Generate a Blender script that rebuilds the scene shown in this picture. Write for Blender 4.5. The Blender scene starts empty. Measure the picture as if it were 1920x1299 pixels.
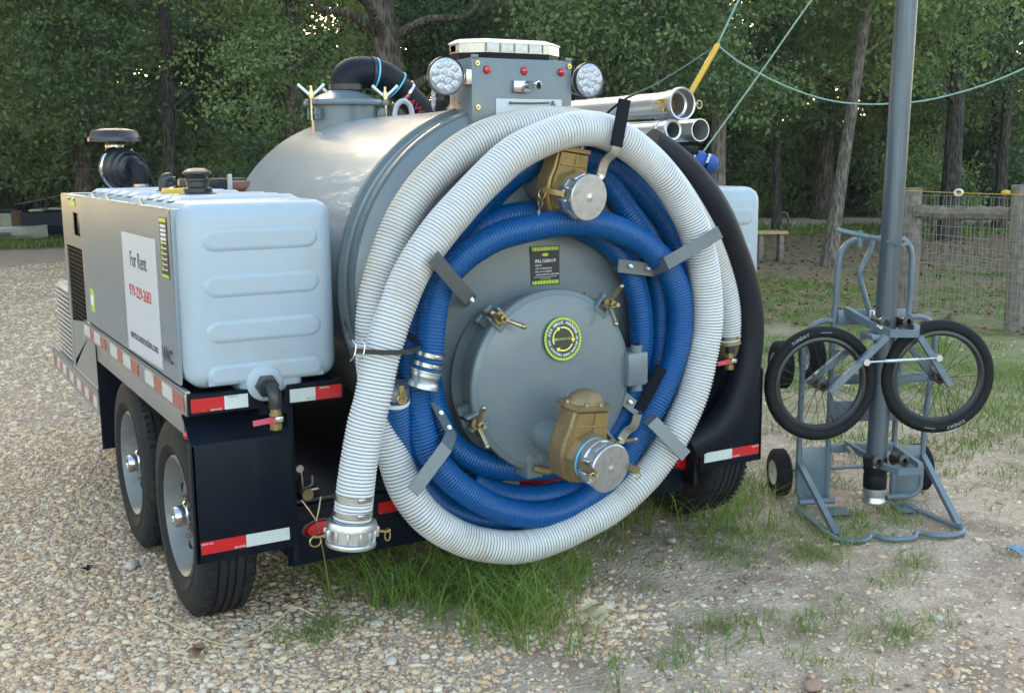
import bpy, bmesh, math, random
import numpy as np
from mathutils import Matrix, Vector
C=bpy.context; SC=C.scene; COL=SC.collection
rnd=random.Random(7); R=math.radians; PI=math.pi

# ---------------------------------------------------------------- camera, world, sun, exposure
cd=bpy.data.cameras.new('camera'); cam=bpy.data.objects.new('camera',cd); COL.objects.link(cam)
right=Vector((0.86765,-0.49706,-0.01037)); up=Vector((0.09225,0.14047,0.98578)); fwd=Vector((0.48853,0.85627,-0.16773))
m=Matrix((right,up,-fwd)).transposed().to_4x4(); m.translation=Vector((-0.8409,-3.6267,1.6579)); cam.matrix_world=m
cd.sensor_width=36; cd.lens=2080.5/1920*36; cd.clip_start=.05; cd.clip_end=500
SC.camera=cam
SUN_EL=R(17); SUN_AZ=R(17)        # azimuth measured clockwise from +Y: behind the trees, ahead of the camera
w=bpy.data.worlds.new('World'); SC.world=w; w.use_nodes=True
nt=w.node_tree; bg=nt.nodes['Background']; sky=nt.nodes.new('ShaderNodeTexSky'); sky.sky_type='NISHITA'; sky.sun_disc=False
sky.sun_elevation=SUN_EL; sky.sun_rotation=SUN_AZ; sky.air_density=1.0; sky.dust_density=2.5; sky.ozone_density=.6
wb=nt.nodes.new('ShaderNodeMix'); wb.data_type='RGBA'; wb.blend_type='MULTIPLY'; wb.inputs[0].default_value=1; wb.inputs[7].default_value=(1.0,.94,.84,1); nt.links.new(sky.outputs[0],wb.inputs[6]); nt.links.new(wb.outputs[2],bg.inputs[0]); bg.inputs[1].default_value=.15
sl=bpy.data.lights.new('sun','SUN'); sl.energy=2.0; sl.angle=R(.53); sl.color=(1,.84,.62)
so=bpy.data.objects.new('sun',sl); COL.objects.link(so)
sd=Vector((math.sin(SUN_AZ)*math.cos(SUN_EL),math.cos(SUN_AZ)*math.cos(SUN_EL),math.sin(SUN_EL)))
so.rotation_euler=sd.to_track_quat('Z','Y').to_euler()
SC.view_settings.view_transform='Standard'; SC.view_settings.look='None'; SC.view_settings.gamma=1
SC.view_settings.exposure=2.85; SC.view_settings.use_curve_mapping=False
SC.render.engine='CYCLES'; SC.cycles.use_denoising=True
SC.cycles.max_bounces=8; SC.cycles.transparent_max_bounces=8

WHITE_HOSE=[(0.428,-0.330,0.474),(0.431,-0.330,0.502),(0.452,-0.330,0.649),(0.483,-0.330,0.794),(0.514,-0.330,0.891),(0.550,-0.320,1.008),(0.608,-0.310,1.148),(0.684,-0.300,1.288),(0.770,-0.300,1.398),(0.866,-0.300,1.497),(0.969,-0.300,1.592),(1.065,-0.300,1.668),(1.163,-0.300,1.714),(1.298,-0.300,1.752),(1.426,-0.290,1.749),(1.538,-0.290,1.706),(1.656,-0.280,1.638),(1.748,-0.280,1.562),(1.831,-0.270,1.477),(1.892,-0.270,1.379),(1.937,-0.270,1.239),(1.954,-0.270,1.118),(1.954,-0.270,0.993),(1.927,-0.270,0.871),(1.893,-0.270,0.757),(1.842,-0.270,0.656),(1.780,-0.270,0.561),(1.704,-0.260,0.464),(1.623,-0.260,0.400),(1.540,-0.250,0.342),(1.434,-0.250,0.299),(1.298,-0.240,0.255),(1.134,-0.230,0.236),(0.976,-0.220,0.273),(0.863,-0.200,0.328),(0.760,-0.190,0.413),(0.694,-0.170,0.517),(0.659,-0.155,0.634),(0.635,-0.145,0.750),(0.613,-0.140,0.865),(0.600,-0.140,0.970),(0.602,-0.140,1.080),(0.617,-0.140,1.189),(0.646,-0.140,1.282),(0.693,-0.140,1.394),(0.753,-0.140,1.495),(0.834,-0.140,1.584),(0.939,-0.140,1.666),(1.049,-0.140,1.724),(1.169,-0.140,1.760),(1.314,-0.140,1.779),(1.482,-0.130,1.767),(1.640,-0.130,1.716),(1.782,-0.125,1.633),(1.917,-0.120,1.517),(2.044,-0.100,1.375),(2.148,-0.080,1.228),(2.208,-0.070,1.090),(2.240,-0.060,0.974),(2.257,-0.050,0.885)]
BLUE_HOSE_A=[(0.738,-0.270,0.943),(0.747,-0.270,0.981),(0.764,-0.260,1.078),(0.785,-0.250,1.171),(0.817,-0.250,1.250),(0.863,-0.250,1.297),(0.932,-0.250,1.346),(1.048,-0.250,1.392),(1.222,-0.250,1.417),(1.350,-0.250,1.423),(1.485,-0.250,1.407),(1.625,-0.240,1.359),(1.708,-0.240,1.309),(1.782,-0.240,1.240),(1.830,-0.240,1.152),(1.847,-0.240,1.059),(1.836,-0.240,0.938),(1.807,-0.230,0.828),(1.754,-0.230,0.727),(1.698,-0.220,0.634),(1.623,-0.220,0.531),(1.548,-0.220,0.446),(1.449,-0.220,0.381),(1.328,-0.220,0.344),(1.187,-0.220,0.346),(1.051,-0.220,0.388),(0.961,-0.220,0.439),(0.872,-0.220,0.509),(0.804,-0.220,0.584),(0.759,-0.210,0.663),(0.738,-0.200,0.760),(0.733,-0.180,0.849),(0.735,-0.160,0.959),(0.768,-0.140,1.085),(0.819,-0.130,1.202),(0.900,-0.120,1.337),(0.991,-0.120,1.455),(1.079,-0.120,1.547),(1.173,-0.110,1.602),(1.280,-0.100,1.637),(1.408,-0.100,1.663),(1.562,-0.090,1.644),(1.661,-0.090,1.598),(1.750,-0.090,1.529),(1.863,-0.090,1.424),(1.939,-0.090,1.315),(1.988,-0.090,1.190),(2.002,-0.100,1.042),(1.989,-0.100,0.889),(1.942,-0.100,0.739),(1.855,-0.100,0.583),(1.716,-0.110,0.460),(1.541,-0.120,0.390),(1.336,-0.130,0.378),(1.194,-0.130,0.386),(1.084,-0.120,0.420),(0.995,-0.100,0.491)]
BLUE_HOSE_B=[(0.650,-0.200,0.859),(0.655,-0.190,0.819),(0.678,-0.170,0.735),(0.706,-0.150,0.646),(0.752,-0.130,0.556),(0.804,-0.120,0.484),(0.865,-0.110,0.415),(0.956,-0.110,0.359),(1.047,-0.110,0.320),(1.181,-0.110,0.286),(1.373,-0.110,0.285),(1.573,-0.110,0.349),(1.728,-0.110,0.491),(1.793,-0.120,0.650),(1.823,-0.130,0.823),(1.839,-0.130,0.972),(1.838,-0.130,1.079),(1.821,-0.130,1.187),(1.774,-0.120,1.335),(1.693,-0.110,1.451),(1.584,-0.070,1.595),(1.445,-0.060,1.643),(1.304,-0.060,1.625),(1.190,-0.060,1.582),(1.022,-0.070,1.439),(0.920,-0.080,1.315),(0.853,-0.110,1.150),(0.819,-0.120,1.002),(0.821,-0.130,0.849),(0.847,-0.140,0.731),(0.896,-0.140,0.642),(0.975,-0.140,0.579),(1.086,-0.140,0.534),(1.224,-0.140,0.507),(1.385,-0.130,0.496),(1.546,-0.130,0.554),(1.655,-0.130,0.669),(1.703,-0.140,0.811),(1.733,-0.140,0.919),(1.735,-0.140,1.025),(1.715,-0.140,1.142),(1.674,-0.140,1.238),(1.593,-0.130,1.328),(1.465,-0.120,1.393),(1.284,-0.110,1.445),(1.127,-0.110,1.441),(1.017,-0.110,1.394),(0.940,-0.110,1.306)]
BLACK_HOSE=[(1.824,-0.050,1.705),(1.936,-0.060,1.642),(2.043,-0.080,1.545),(2.148,-0.090,1.414),(2.229,-0.090,1.269),(2.291,-0.090,1.132),(2.325,-0.090,0.987),(2.326,-0.090,0.856),(2.301,-0.090,0.721),(2.254,-0.080,0.604),(2.175,-0.070,0.512),(2.057,-0.040,0.452)]
BRACKET_UL=[(1.015,-0.080,1.143),(0.913,-0.260,1.181),(0.833,-0.330,1.237),(0.716,-0.390,1.344)]
BRACKET_UR=[(1.648,-0.070,1.240),(1.588,-0.190,1.251),(1.726,-0.220,1.229),(1.715,-0.320,1.262),(1.918,-0.380,1.374)]
BRACKET_LL=[(0.849,-0.070,0.812),(0.812,-0.180,0.806),(0.843,-0.240,0.710),(0.787,-0.310,0.684),(0.645,-0.340,0.556)]
BRACKET_LR=[(1.671,-0.070,0.729),(1.614,-0.180,0.739),(1.693,-0.220,0.665),(1.666,-0.310,0.661),(1.781,-0.370,0.522)]
TRUNKS=[(2.83,20.09),(4.00,17.83),(6.61,12.21),(10.74,13.89),(9.80,8.99),(11.61,8.53),(17.08,10.79),(8.91,21.55),(12.38,21.06),(15.35,17.98),(16.25,14.61),(19.43,14.21),(20.03,11.88),(0.94,23.31),(6.93,22.23)]
ROWS=[(0.27,27.35),(2.28,27.22),(4.41,26.93),(6.62,26.46),(8.88,25.81),(11.16,24.96),(13.41,23.91),(15.58,22.67),(17.63,21.27),(19.52,19.75),(21.25,18.13),(22.77,16.46),(24.11,14.77),(25.26,13.10),(0.52,34.35),(2.99,34.18),(5.59,33.82),(8.30,33.26),(11.08,32.46),(13.87,31.41),(16.62,30.12),(19.28,28.61),(21.80,26.89),(24.12,25.02),(26.23,23.04),(28.11,20.99),(29.75,18.92),(31.15,16.87),(-2.46,15.30),(-4.85,19.02),(-5.35,13.80),(-8.22,17.10),(-7.95,11.81),(-10.91,13.65),(-11.71,10.72),(-15.78,11.13)]
BUSH=[(1.68,27.27),(2.90,27.15),(3.91,25.49),(4.40,22.86),(5.07,20.66),(5.65,19.48),(5.96,17.29),(7.07,17.97),(20.72,20.02),(22.15,20.04),(23.28,18.15),(18.72,12.73),(25.24,16.59),(24.99,15.26),(0.15,27.36),(21.50,11.54),(19.28,21.25)]

# ---------------------------------------------------------------- materials
class NT:
    def __init__(s,name):
        s.m=bpy.data.materials.new(name); s.m.use_nodes=True; s.t=s.m.node_tree; s.b=s.t.nodes['Principled BSDF']
        s.out=s.t.nodes['Material Output']; s.co=s.n('ShaderNodeTexCoord').outputs['Object']
    def n(s,ty,ins=None,**kw):
        x=s.t.nodes.new(ty)
        for k,v in kw.items(): setattr(x,k,v)
        for k,v in (ins or {}).items():
            if hasattr(v,'links') or isinstance(v,bpy.types.NodeSocket): s.t.links.new(v,x.inputs[k])
            else: x.inputs[k].default_value=v
        return x
    def mix(s,f,a,b,blend='MIX'):
        x=s.t.nodes.new('ShaderNodeMix'); x.data_type='RGBA'; x.blend_type=blend
        for i,v in ((0,f),(6,a),(7,b)):
            if isinstance(v,bpy.types.NodeSocket): s.t.links.new(v,x.inputs[i])
            else: x.inputs[i].default_value=(v if i==0 else (*v[:3],1))
        return x.outputs[2]
    def math(s,op,a,b=0.0,c=None,clamp=False):
        x=s.t.nodes.new('ShaderNodeMath'); x.operation=op; x.use_clamp=clamp
        for i,v in enumerate((a,b,c)):
            if v is None: continue
            if isinstance(v,bpy.types.NodeSocket): s.t.links.new(v,x.inputs[i])
            else: x.inputs[i].default_value=v
        return x.outputs[0]
    def ramp(s,f,stops,interp='LINEAR'):
        x=s.t.nodes.new('ShaderNodeValToRGB'); s.t.links.new(f,x.inputs[0]); x.color_ramp.interpolation=interp
        e=x.color_ramp.elements
        while len(e)<len(stops): e.new(.5)
        for i,(p,c) in enumerate(stops):
            e[i].position=p; e[i].color=(*c,1) if len(c)==3 else c
        return x.outputs[0]
    def noise(s,scale,detail=4,rough=.55,vec=None,dim='3D'):
        x=s.n('ShaderNodeTexNoise',{'Scale':scale,'Detail':detail,'Roughness':rough}); s.t.links.new(vec or s.co,x.inputs['Vector']); return x.outputs[0]
    def mapv(s,scale,rot=(0,0,0),loc=(0,0,0)):
        x=s.n('ShaderNodeMapping',{'Scale':scale,'Rotation':rot,'Location':loc}); s.t.links.new(s.co,x.inputs[0]); return x.outputs[0]
    def set(s,**kw):
        nm={'col':'Base Color','rough':'Roughness','metal':'Metallic','coat':'Coat Weight','croug':'Coat Roughness','trans':'Transmission Weight','ior':'IOR','sub':'Subsurface Weight','aniso':'Anisotropic','alpha':'Alpha','spec':'Specular IOR Level'}
        for k,v in kw.items():
            i=s.b.inputs[nm[k]]
            if isinstance(v,bpy.types.NodeSocket): s.t.links.new(v,i)
            else: i.default_value=(*v,1) if isinstance(v,tuple) else v
    def bump(s,h,strength=.3,dist=.01):
        x=s.n('ShaderNodeBump',{'Strength':strength,'Distance':dist,'Height':h}); s.t.links.new(x.outputs[0],s.b.inputs['Normal'])
def pm(name,c1,c2=None,sc=6,rough=.45,metal=0,bump=0,bs=60,coat=0,rv=.1,dirt=None,sub=0,dist=.002,spec=.5,streak=None):
    k=NT(name); c2=c2 or tuple(x*.82 for x in c1)
    n=k.noise(sc,5,.6); f=k.ramp(n,[(.35,(0,0,0)),(.68,(1,1,1))])
    col=k.mix(f,c1,c2)
    if dirt:
        d=k.ramp(k.noise(sc*2.3,6,.7),[(.52,(0,0,0)),(.72,(1,1,1))]); col=k.mix(k.math('MULTIPLY',d,dirt[1]),col,dirt[0])
    k.set(col=col,metal=metal,coat=coat,sub=sub,spec=spec,rough=k.math('ADD',k.math('MULTIPLY',n,rv*2),rough-rv,clamp=True))
    if streak:
        sv=k.math('MULTIPLY',k.ramp(k.noise(1,5,.65,k.mapv((34,34,2.2))),[(.55,(0,0,0)),(.75,(1,1,1))]),k.ramp(k.noise(1.7,3),[(.42,(0,0,0)),(.62,(1,1,1))])); col=k.mix(k.math('MULTIPLY',sv,streak[1]),col,streak[0]); k.set(col=col)
    if bump: k.bump(k.noise(bs,4,.6),bump,dist)
    return k.m
M={}
M['grey']=pm('grey_paint',(.125,.155,.172),(.108,.138,.156),3,.36,coat=.2,bump=.12,bs=14,rv=.06,dirt=((.19,.18,.155),.35),streak=((.20,.19,.165),.45))
M['barrel']=pm('silver_grey_paint',(.35,.37,.38),(.31,.33,.34),2.5,.30,metal=.2,coat=.3,bump=.1,bs=5,rv=.06,dirt=((.42,.40,.36),.2))
M['greydark']=pm('dark_grey_plate',(.10,.11,.115),None,6,.4,rv=.05)
M['cart']=pm('blue_grey_cart_paint',(.12,.165,.20),(.09,.13,.165),7,.4,coat=.15,bump=.2,bs=40,dirt=((.14,.12,.10),.5))
M['black']=pm('black_paint',(.0035,.006,.012),(.005,.008,.015),8,.42,bump=.12,bs=120,dirt=((.016,.014,.012),.5),spec=.12,streak=((.040,.037,.032),.5))
M['lens2']=pm('led_optic',(.42,.46,.54),(.28,.31,.38),60,.14,metal=.35,coat=.5)
M['rubber']=pm('tyre_rubber',(.011,.012,.014),(.018,.018,.019),12,.75,bump=.4,bs=160,dirt=((.07,.06,.05),.4),spec=.25)
M['bikerub']=pm('bicycle_tyre_rubber',(.006,.007,.009),(.010,.011,.012),20,.7,bump=.3,bs=150,spec=.22)
M['plastic']=pm('black_plastic',(.014,.016,.019),(.02,.022,.025),9,.36,bump=.1,bs=80,dirt=((.06,.055,.05),.3))
M['hoserub']=pm('black_rubber_hose',(.004,.006,.010),(.007,.009,.014),5,.5,bump=.25,bs=90,dirt=((.02,.02,.022),.3),spec=.2)
M['poly']=pm('white_poly_tank',(.33,.40,.455),(.31,.375,.43),2,.34,sub=.05,bump=.12,bs=9,rv=.05,dirt=((.30,.29,.24),.40),streak=((.27,.26,.21),.35))
M['white']=pm('white_panel',(.50,.53,.56),(.47,.50,.54),3,.4,rv=.05)
M['whitepl']=pm('white_plastic',(.75,.75,.73),None,8,.4)
M['red']=pm('red_reflector',(.48,.005,.010),(.42,.004,.009),14,.25,coat=.5,bump=.15,bs=300)
M['redfade']=pm('faded_red_reflector',(.36,.08,.065),(.30,.07,.058),14,.3,bump=.15,bs=300)
M['tapew']=pm('white_reflector',(.52,.56,.54),(.47,.51,.50),14,.28,bump=.2,bs=300)
M['redlens']=pm('red_lens',(.42,.004,.010),None,20,.12,coat=.8)
M['redhandle']=pm('red_vinyl_grip',(.48,.035,.07),(.52,.10,.13),20,.35)
M['alu']=pm('cast_aluminium',(.56,.58,.60),(.46,.48,.50),14,.36,metal=.9,bump=.35,bs=70,dirt=((.22,.21,.20),.5))
M['zinc']=pm('zinc_plated_steel',(.55,.56,.55),(.42,.43,.41),30,.3,metal=1,bump=.2,bs=60)
M['brass']=pm('cast_brass',(.34,.235,.095),(.27,.18,.07),12,.40,metal=.55,bump=.45,bs=110,dirt=((.16,.11,.06),.55))
M['brassd']=pm('weathered_bronze',(.24,.175,.085),(.17,.125,.065),16,.5,metal=.45,bump=.5,bs=90,dirt=((.10,.08,.055),.6))
M['brassl']=pm('bright_brass',(.62,.50,.24),(.5,.38,.16),20,.28,metal=1)
M['gold']=pm('yellow_zinc_bolt',(.50,.42,.26),(.36,.30,.20),30,.33,metal=1)
M['chrome']=pm('chrome',(.55,.57,.60),None,10,.12,metal=1)
M['rim']=pm('silver_wheel_rim',(.17,.18,.18),(.13,.14,.14),10,.48,metal=.3,dirt=((.30,.27,.24),.35))
M['yellow']=pm('yellow_paint',(.62,.36,.03),(.55,.32,.04),9,.45)
M['lime']=pm('lime_print',(.45,.62,.05),(.38,.52,.05),40,.4)
M['limed']=pm('dark_lime_print',(.18,.30,.03),None,40,.4)
M['decal']=pm('black_decal',(.010,.012,.020),None,30,.32)
M['greyink']=pm('grey_decal_ring',(.07,.08,.085),None,30,.4)
M['ink']=pm('navy_ink',(.02,.025,.05),None,40,.4)
M['redink']=pm('red_ink',(.50,.02,.04),None,40,.4)
M['tyreink']=pm('faded_tyre_print',(.30,.31,.32),None,40,.5)
M['whiteink']=pm('white_ink',(.72,.76,.80),None,40,.4)
M['yelink']=pm('yellow_ink',(.75,.72,.10),None,40,.4)
M['cyan']=pm('cyan_gasket',(.10,.52,.78),(.12,.45,.70),20,.4)
M['rust']=pm('rusty_brown',(.17,.06,.035),(.12,.045,.03),18,.6,bump=.4,bs=60)
M['bluefab']=pm('blue_fabric',(.012,.075,.32),(.010,.055,.25),12,.6,bump=.3,bs=300)
M['rope']=pm('pale_green_rope',(.22,.33,.27),(.17,.26,.22),40,.7,bump=.6,bs=500)
M['roped']=pm('dark_rope',(.10,.13,.11),None,40,.7)
M['lamp']=pm('led_lens',(.33,.36,.44),(.2,.22,.29),40,.10,metal=.35,coat=.6)
M['clear']=pm('clear_lens',(.40,.38,.36),(.25,.20,.17),18,.08,coat=.7,metal=.25)
M['wood']=pm('weathered_wood',(.23,.19,.155),(.11,.09,.07),14,.85,bump=.8,bs=50,dist=.01)
M['plank']=pm('pine_plank',(.42,.29,.15),None,12,.7)
M['wire']=pm('galvanised_wire',(.30,.29,.26),None,30,.5,metal=.3)
M['navy']=pm('navy_hull',(.012,.02,.055),(.02,.03,.06),3,.5,dirt=((.06,.07,.05),.5))
M['offwhite']=pm('weathered_white_hull',(.50,.49,.43),(.40,.39,.33),4,.55,dirt=((.16,.15,.10),.6))
M['brownjunk']=pm('brown_board',(.17,.09,.05),None,4,.7)
M['dry']=pm('dry_leaf',(.55,.46,.28),(.42,.32,.18),14,.7)
M['drybr']=pm('brown_leaf',(.24,.13,.07),(.17,.09,.05),14,.75)
M['stone']=pm('pale_stone',(.50,.45,.38),(.38,.33,.28),12,.75,bump=.5,bs=40)
M['stoner']=pm('reddish_stone',(.30,.17,.12),(.36,.24,.17),12,.75,bump=.5,bs=40)
M['bluerag']=pm('pale_blue_plastic',(.16,.30,.44),None,10,.5)
# stainless steel, brushed along one axis
def steel(name,stretch,col=(.30,.38,.47),rough=.34):
    k=NT(name); v=k.mapv(stretch); n=k.noise(1,4,.7,v); big=k.noise(2.2,4)
    k.set(col=k.mix(big,col,tuple(c*.82 for c in col)),metal=.75,rough=k.math('ADD',k.math('MULTIPLY',n,.10),rough-.05),aniso=.2)
    h=k.math('ADD',k.math('MULTIPLY',n,.3),k.noise(3.5,3)); k.bump(k.noise(3.0,3),.10,.01); return k.m
M['steel']=steel('brushed_stainless',(3,3,260)); M['steelh']=steel('brushed_stainless_trim',(40,2,260),(.38,.40,.43),.32)
M['alubox']=steel('mill_aluminium',(40,3,120),(.38,.42,.46),.45); M['tube']=steel('aluminium_tube',(60,4,60),(.60,.61,.61),.30)
# pole: old galvanised pipe with vertical streaks
k=NT('dark_galvanised_pipe'); n=k.noise(1,5,.6,k.mapv((38,38,1.6))); n2=k.noise(7,5)
k.set(col=k.mix(k.ramp(n,[(.35,(0,0,0)),(.7,(1,1,1))]),(.095,.12,.145),(.05,.062,.078)),metal=.35,rough=k.math('ADD',k.math('MULTIPLY',n2,.25),.25)); k.bump(n2,.15,.003); M['pipe']=k.m
# diamond plate deck
k=NT('black_tread_plate'); v=k.n('ShaderNodeTexBrick',{'Scale':22.0,'Mortar Size':.03}); k.t.links.new(k.mapv((1,1,1),(0,0,R(45))),v.inputs[0])
k.set(col=(.014,.017,.022),rough=.38); k.bump(v.outputs['Fac'],.8,.004); M['tread']=k.m
# hoses
k=NT('white_hose_rib'); n=k.noise(9,5); st=k.ramp(k.noise(3.2,5,.65),[(.54,(0,0,0)),(.72,(1,1,1))])
sp3=k.n('ShaderNodeSeparateXYZ'); k.t.links.new(k.co,sp3.inputs[0])
def ss_(v,a,b):
    x=k.n('ShaderNodeMapRange',{'From Min':a,'From Max':b},interpolation_type='SMOOTHSTEP'); k.t.links.new(v,x.inputs['Value']); return x.outputs[0]
cream=k.math('MULTIPLY',k.math('MULTIPLY',ss_(sp3.outputs[1],.10,.17),ss_(sp3.outputs[2],.55,.85)),k.math('ADD',.35,k.math('MULTIPLY',n,.6)))
k.set(col=k.mix(k.math('MULTIPLY',st,.6),k.mix(cream,k.mix(n,(.60,.605,.60),(.53,.535,.53)),(.47,.40,.31)),(.36,.26,.16)),rough=.42,sub=.04); M['hw']=k.m
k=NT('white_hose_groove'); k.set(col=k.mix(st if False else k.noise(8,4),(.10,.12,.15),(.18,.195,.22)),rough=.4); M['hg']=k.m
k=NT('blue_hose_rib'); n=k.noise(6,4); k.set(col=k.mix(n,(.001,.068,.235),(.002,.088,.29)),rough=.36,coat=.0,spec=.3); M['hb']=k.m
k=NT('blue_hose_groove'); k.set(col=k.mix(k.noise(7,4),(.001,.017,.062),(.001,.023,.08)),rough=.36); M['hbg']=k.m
# bark
def bark(name,a,b):
    k=NT(name); n=k.noise(1,6,.7,k.mapv((9,9,2.2))); v=k.n('ShaderNodeTexVoronoi',{'Scale':1.0}); k.t.links.new(k.mapv((26,26,6)),v.inputs['Vector'])
    f=k.math('MULTIPLY',n,v.outputs['Distance']); k.set(col=k.mix(k.ramp(f,[(.12,(0,0,0)),(.42,(1,1,1))]),a,b),rough=.9,spec=.2); k.bump(f,1,.05); return k.m
M['bark']=bark('oak_bark',(.04,.033,.026),(.15,.122,.095)); M['barkp']=bark('pale_bark',(.07,.06,.05),(.20,.175,.145)); M['barkd']=bark('dark_bark',(.022,.02,.018),(.085,.075,.062))
# foliage
def leafm(name,stops,trans=.35):
    k=NT(name); g=k.n('ShaderNodeNewGeometry'); oi=k.n('ShaderNodeObjectInfo')
    big=k.noise(.55,3); r=k.math('ADD',k.math('MULTIPLY',g.outputs['Random Per Island'],.6),k.math('MULTIPLY',k.math('SUBTRACT',big,.3),1.0))
    r=k.math('ADD',r,k.math('MULTIPLY',k.math('SUBTRACT',oi.outputs['Random'],.5),.25),clamp=True)
    c=k.ramp(r,stops); k.set(col=c,rough=.45,spec=.35)
    tr=k.n('ShaderNodeBsdfTranslucent'); k.t.links.new(k.mix(.6,c,(.22,.25,.02)),tr.inputs[0])
    mx=k.n('ShaderNodeMixShader',{'Fac':trans}); k.t.links.new(k.b.outputs[0],mx.inputs[1]); k.t.links.new(tr.outputs[0],mx.inputs[2]); k.t.links.new(mx.outputs[0],k.out.inputs[0])
    return k.m
M['leaf']=leafm('oak_leaves',[(0,(.060,.105,.050)),(.4,(.110,.175,.078)),(.75,(.165,.235,.095)),(1,(.27,.31,.10))])
M['leafd']=leafm('dark_cedar_leaves',[(0,(.045,.085,.045)),(.5,(.08,.135,.065)),(1,(.14,.19,.08))],.28)
M['leafy']=leafm('bright_oak_leaves',[(0,(.08,.135,.055)),(.5,(.15,.23,.09)),(1,(.30,.35,.11))],.4)
M['grass']=leafm('grass_blades',[(0,(.07,.13,.022)),(.5,(.13,.22,.04)),(.85,(.21,.29,.06)),(1,(.36,.33,.14))],.35)
M['grassdry']=leafm('straw_blades',[(0,(.16,.17,.06)),(.5,(.26,.23,.11)),(1,(.40,.32,.18))],.3)
# pebbles: a random stone colour for each
def peb(name,stops):
    k=NT(name); oi=k.n('ShaderNodeObjectInfo'); c=k.ramp(oi.outputs['Random'],stops,'CONSTANT')
    n=k.noise(2.5,4); k.set(col=k.mix(1.0,k.mix(.28,c,k.mix(n,(.24,.17,.12),(.80,.68,.54))),(1,.935,.865),'MULTIPLY'),rough=.6,spec=.35); k.bump(n,.5,.1); return k.m
M['peb']=peb('gravel_stone',[(0,(.80,.58,.37)),(.15,(.88,.72,.51)),(.28,(.72,.50,.32)),(.40,(.95,.84,.67)),(.54,(.58,.44,.33)),(.61,(.78,.50,.30)),(.70,(.86,.66,.40)),(.80,(.42,.26,.17)),(.85,(.92,.79,.60)),(.96,(.66,.62,.58))])
# ---------------------------------------------------------------- geometry helpers
def Fr(o,z,x=(1,0,0)):
    z=Vector(z).normalized(); x=Vector(x); x=(x-z*x.dot(z))
    if x.length<1e-5: x=Vector((0,1,0)); x=(x-z*x.dot(z))
    x.normalize(); y=z.cross(x); mm=Matrix((x,y,z)).transposed().to_4x4(); mm.translation=Vector(o); return mm
def T(x,y,z): return Matrix.Translation((x,y,z))
def catmull(pts,n):
    P=[np.array(p,float) for p in pts]; P=[2*P[0]-P[1]]+P+[2*P[-1]-P[-2]]; out=[]
    for i in range(1,len(P)-2):
        a,b,c,d=P[i-1:i+3]
        for k in range(n):
            t=k/n; out.append(.5*((2*b)+(-a+c)*t+(2*a-5*b+4*c-d)*t*t+(-a+3*b-3*c+d)*t**3))
    out.append(P[-2]); return np.array(out)
def resample(p,step):
    p=np.asarray(p,float); s=np.r_[0,np.cumsum(np.linalg.norm(np.diff(p,axis=0),axis=1))]; n=max(2,int(round(s[-1]/step))+1)
    q=np.linspace(0,s[-1],n); return np.stack([np.interp(q,s,p[:,i]) for i in range(3)],1)
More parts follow.
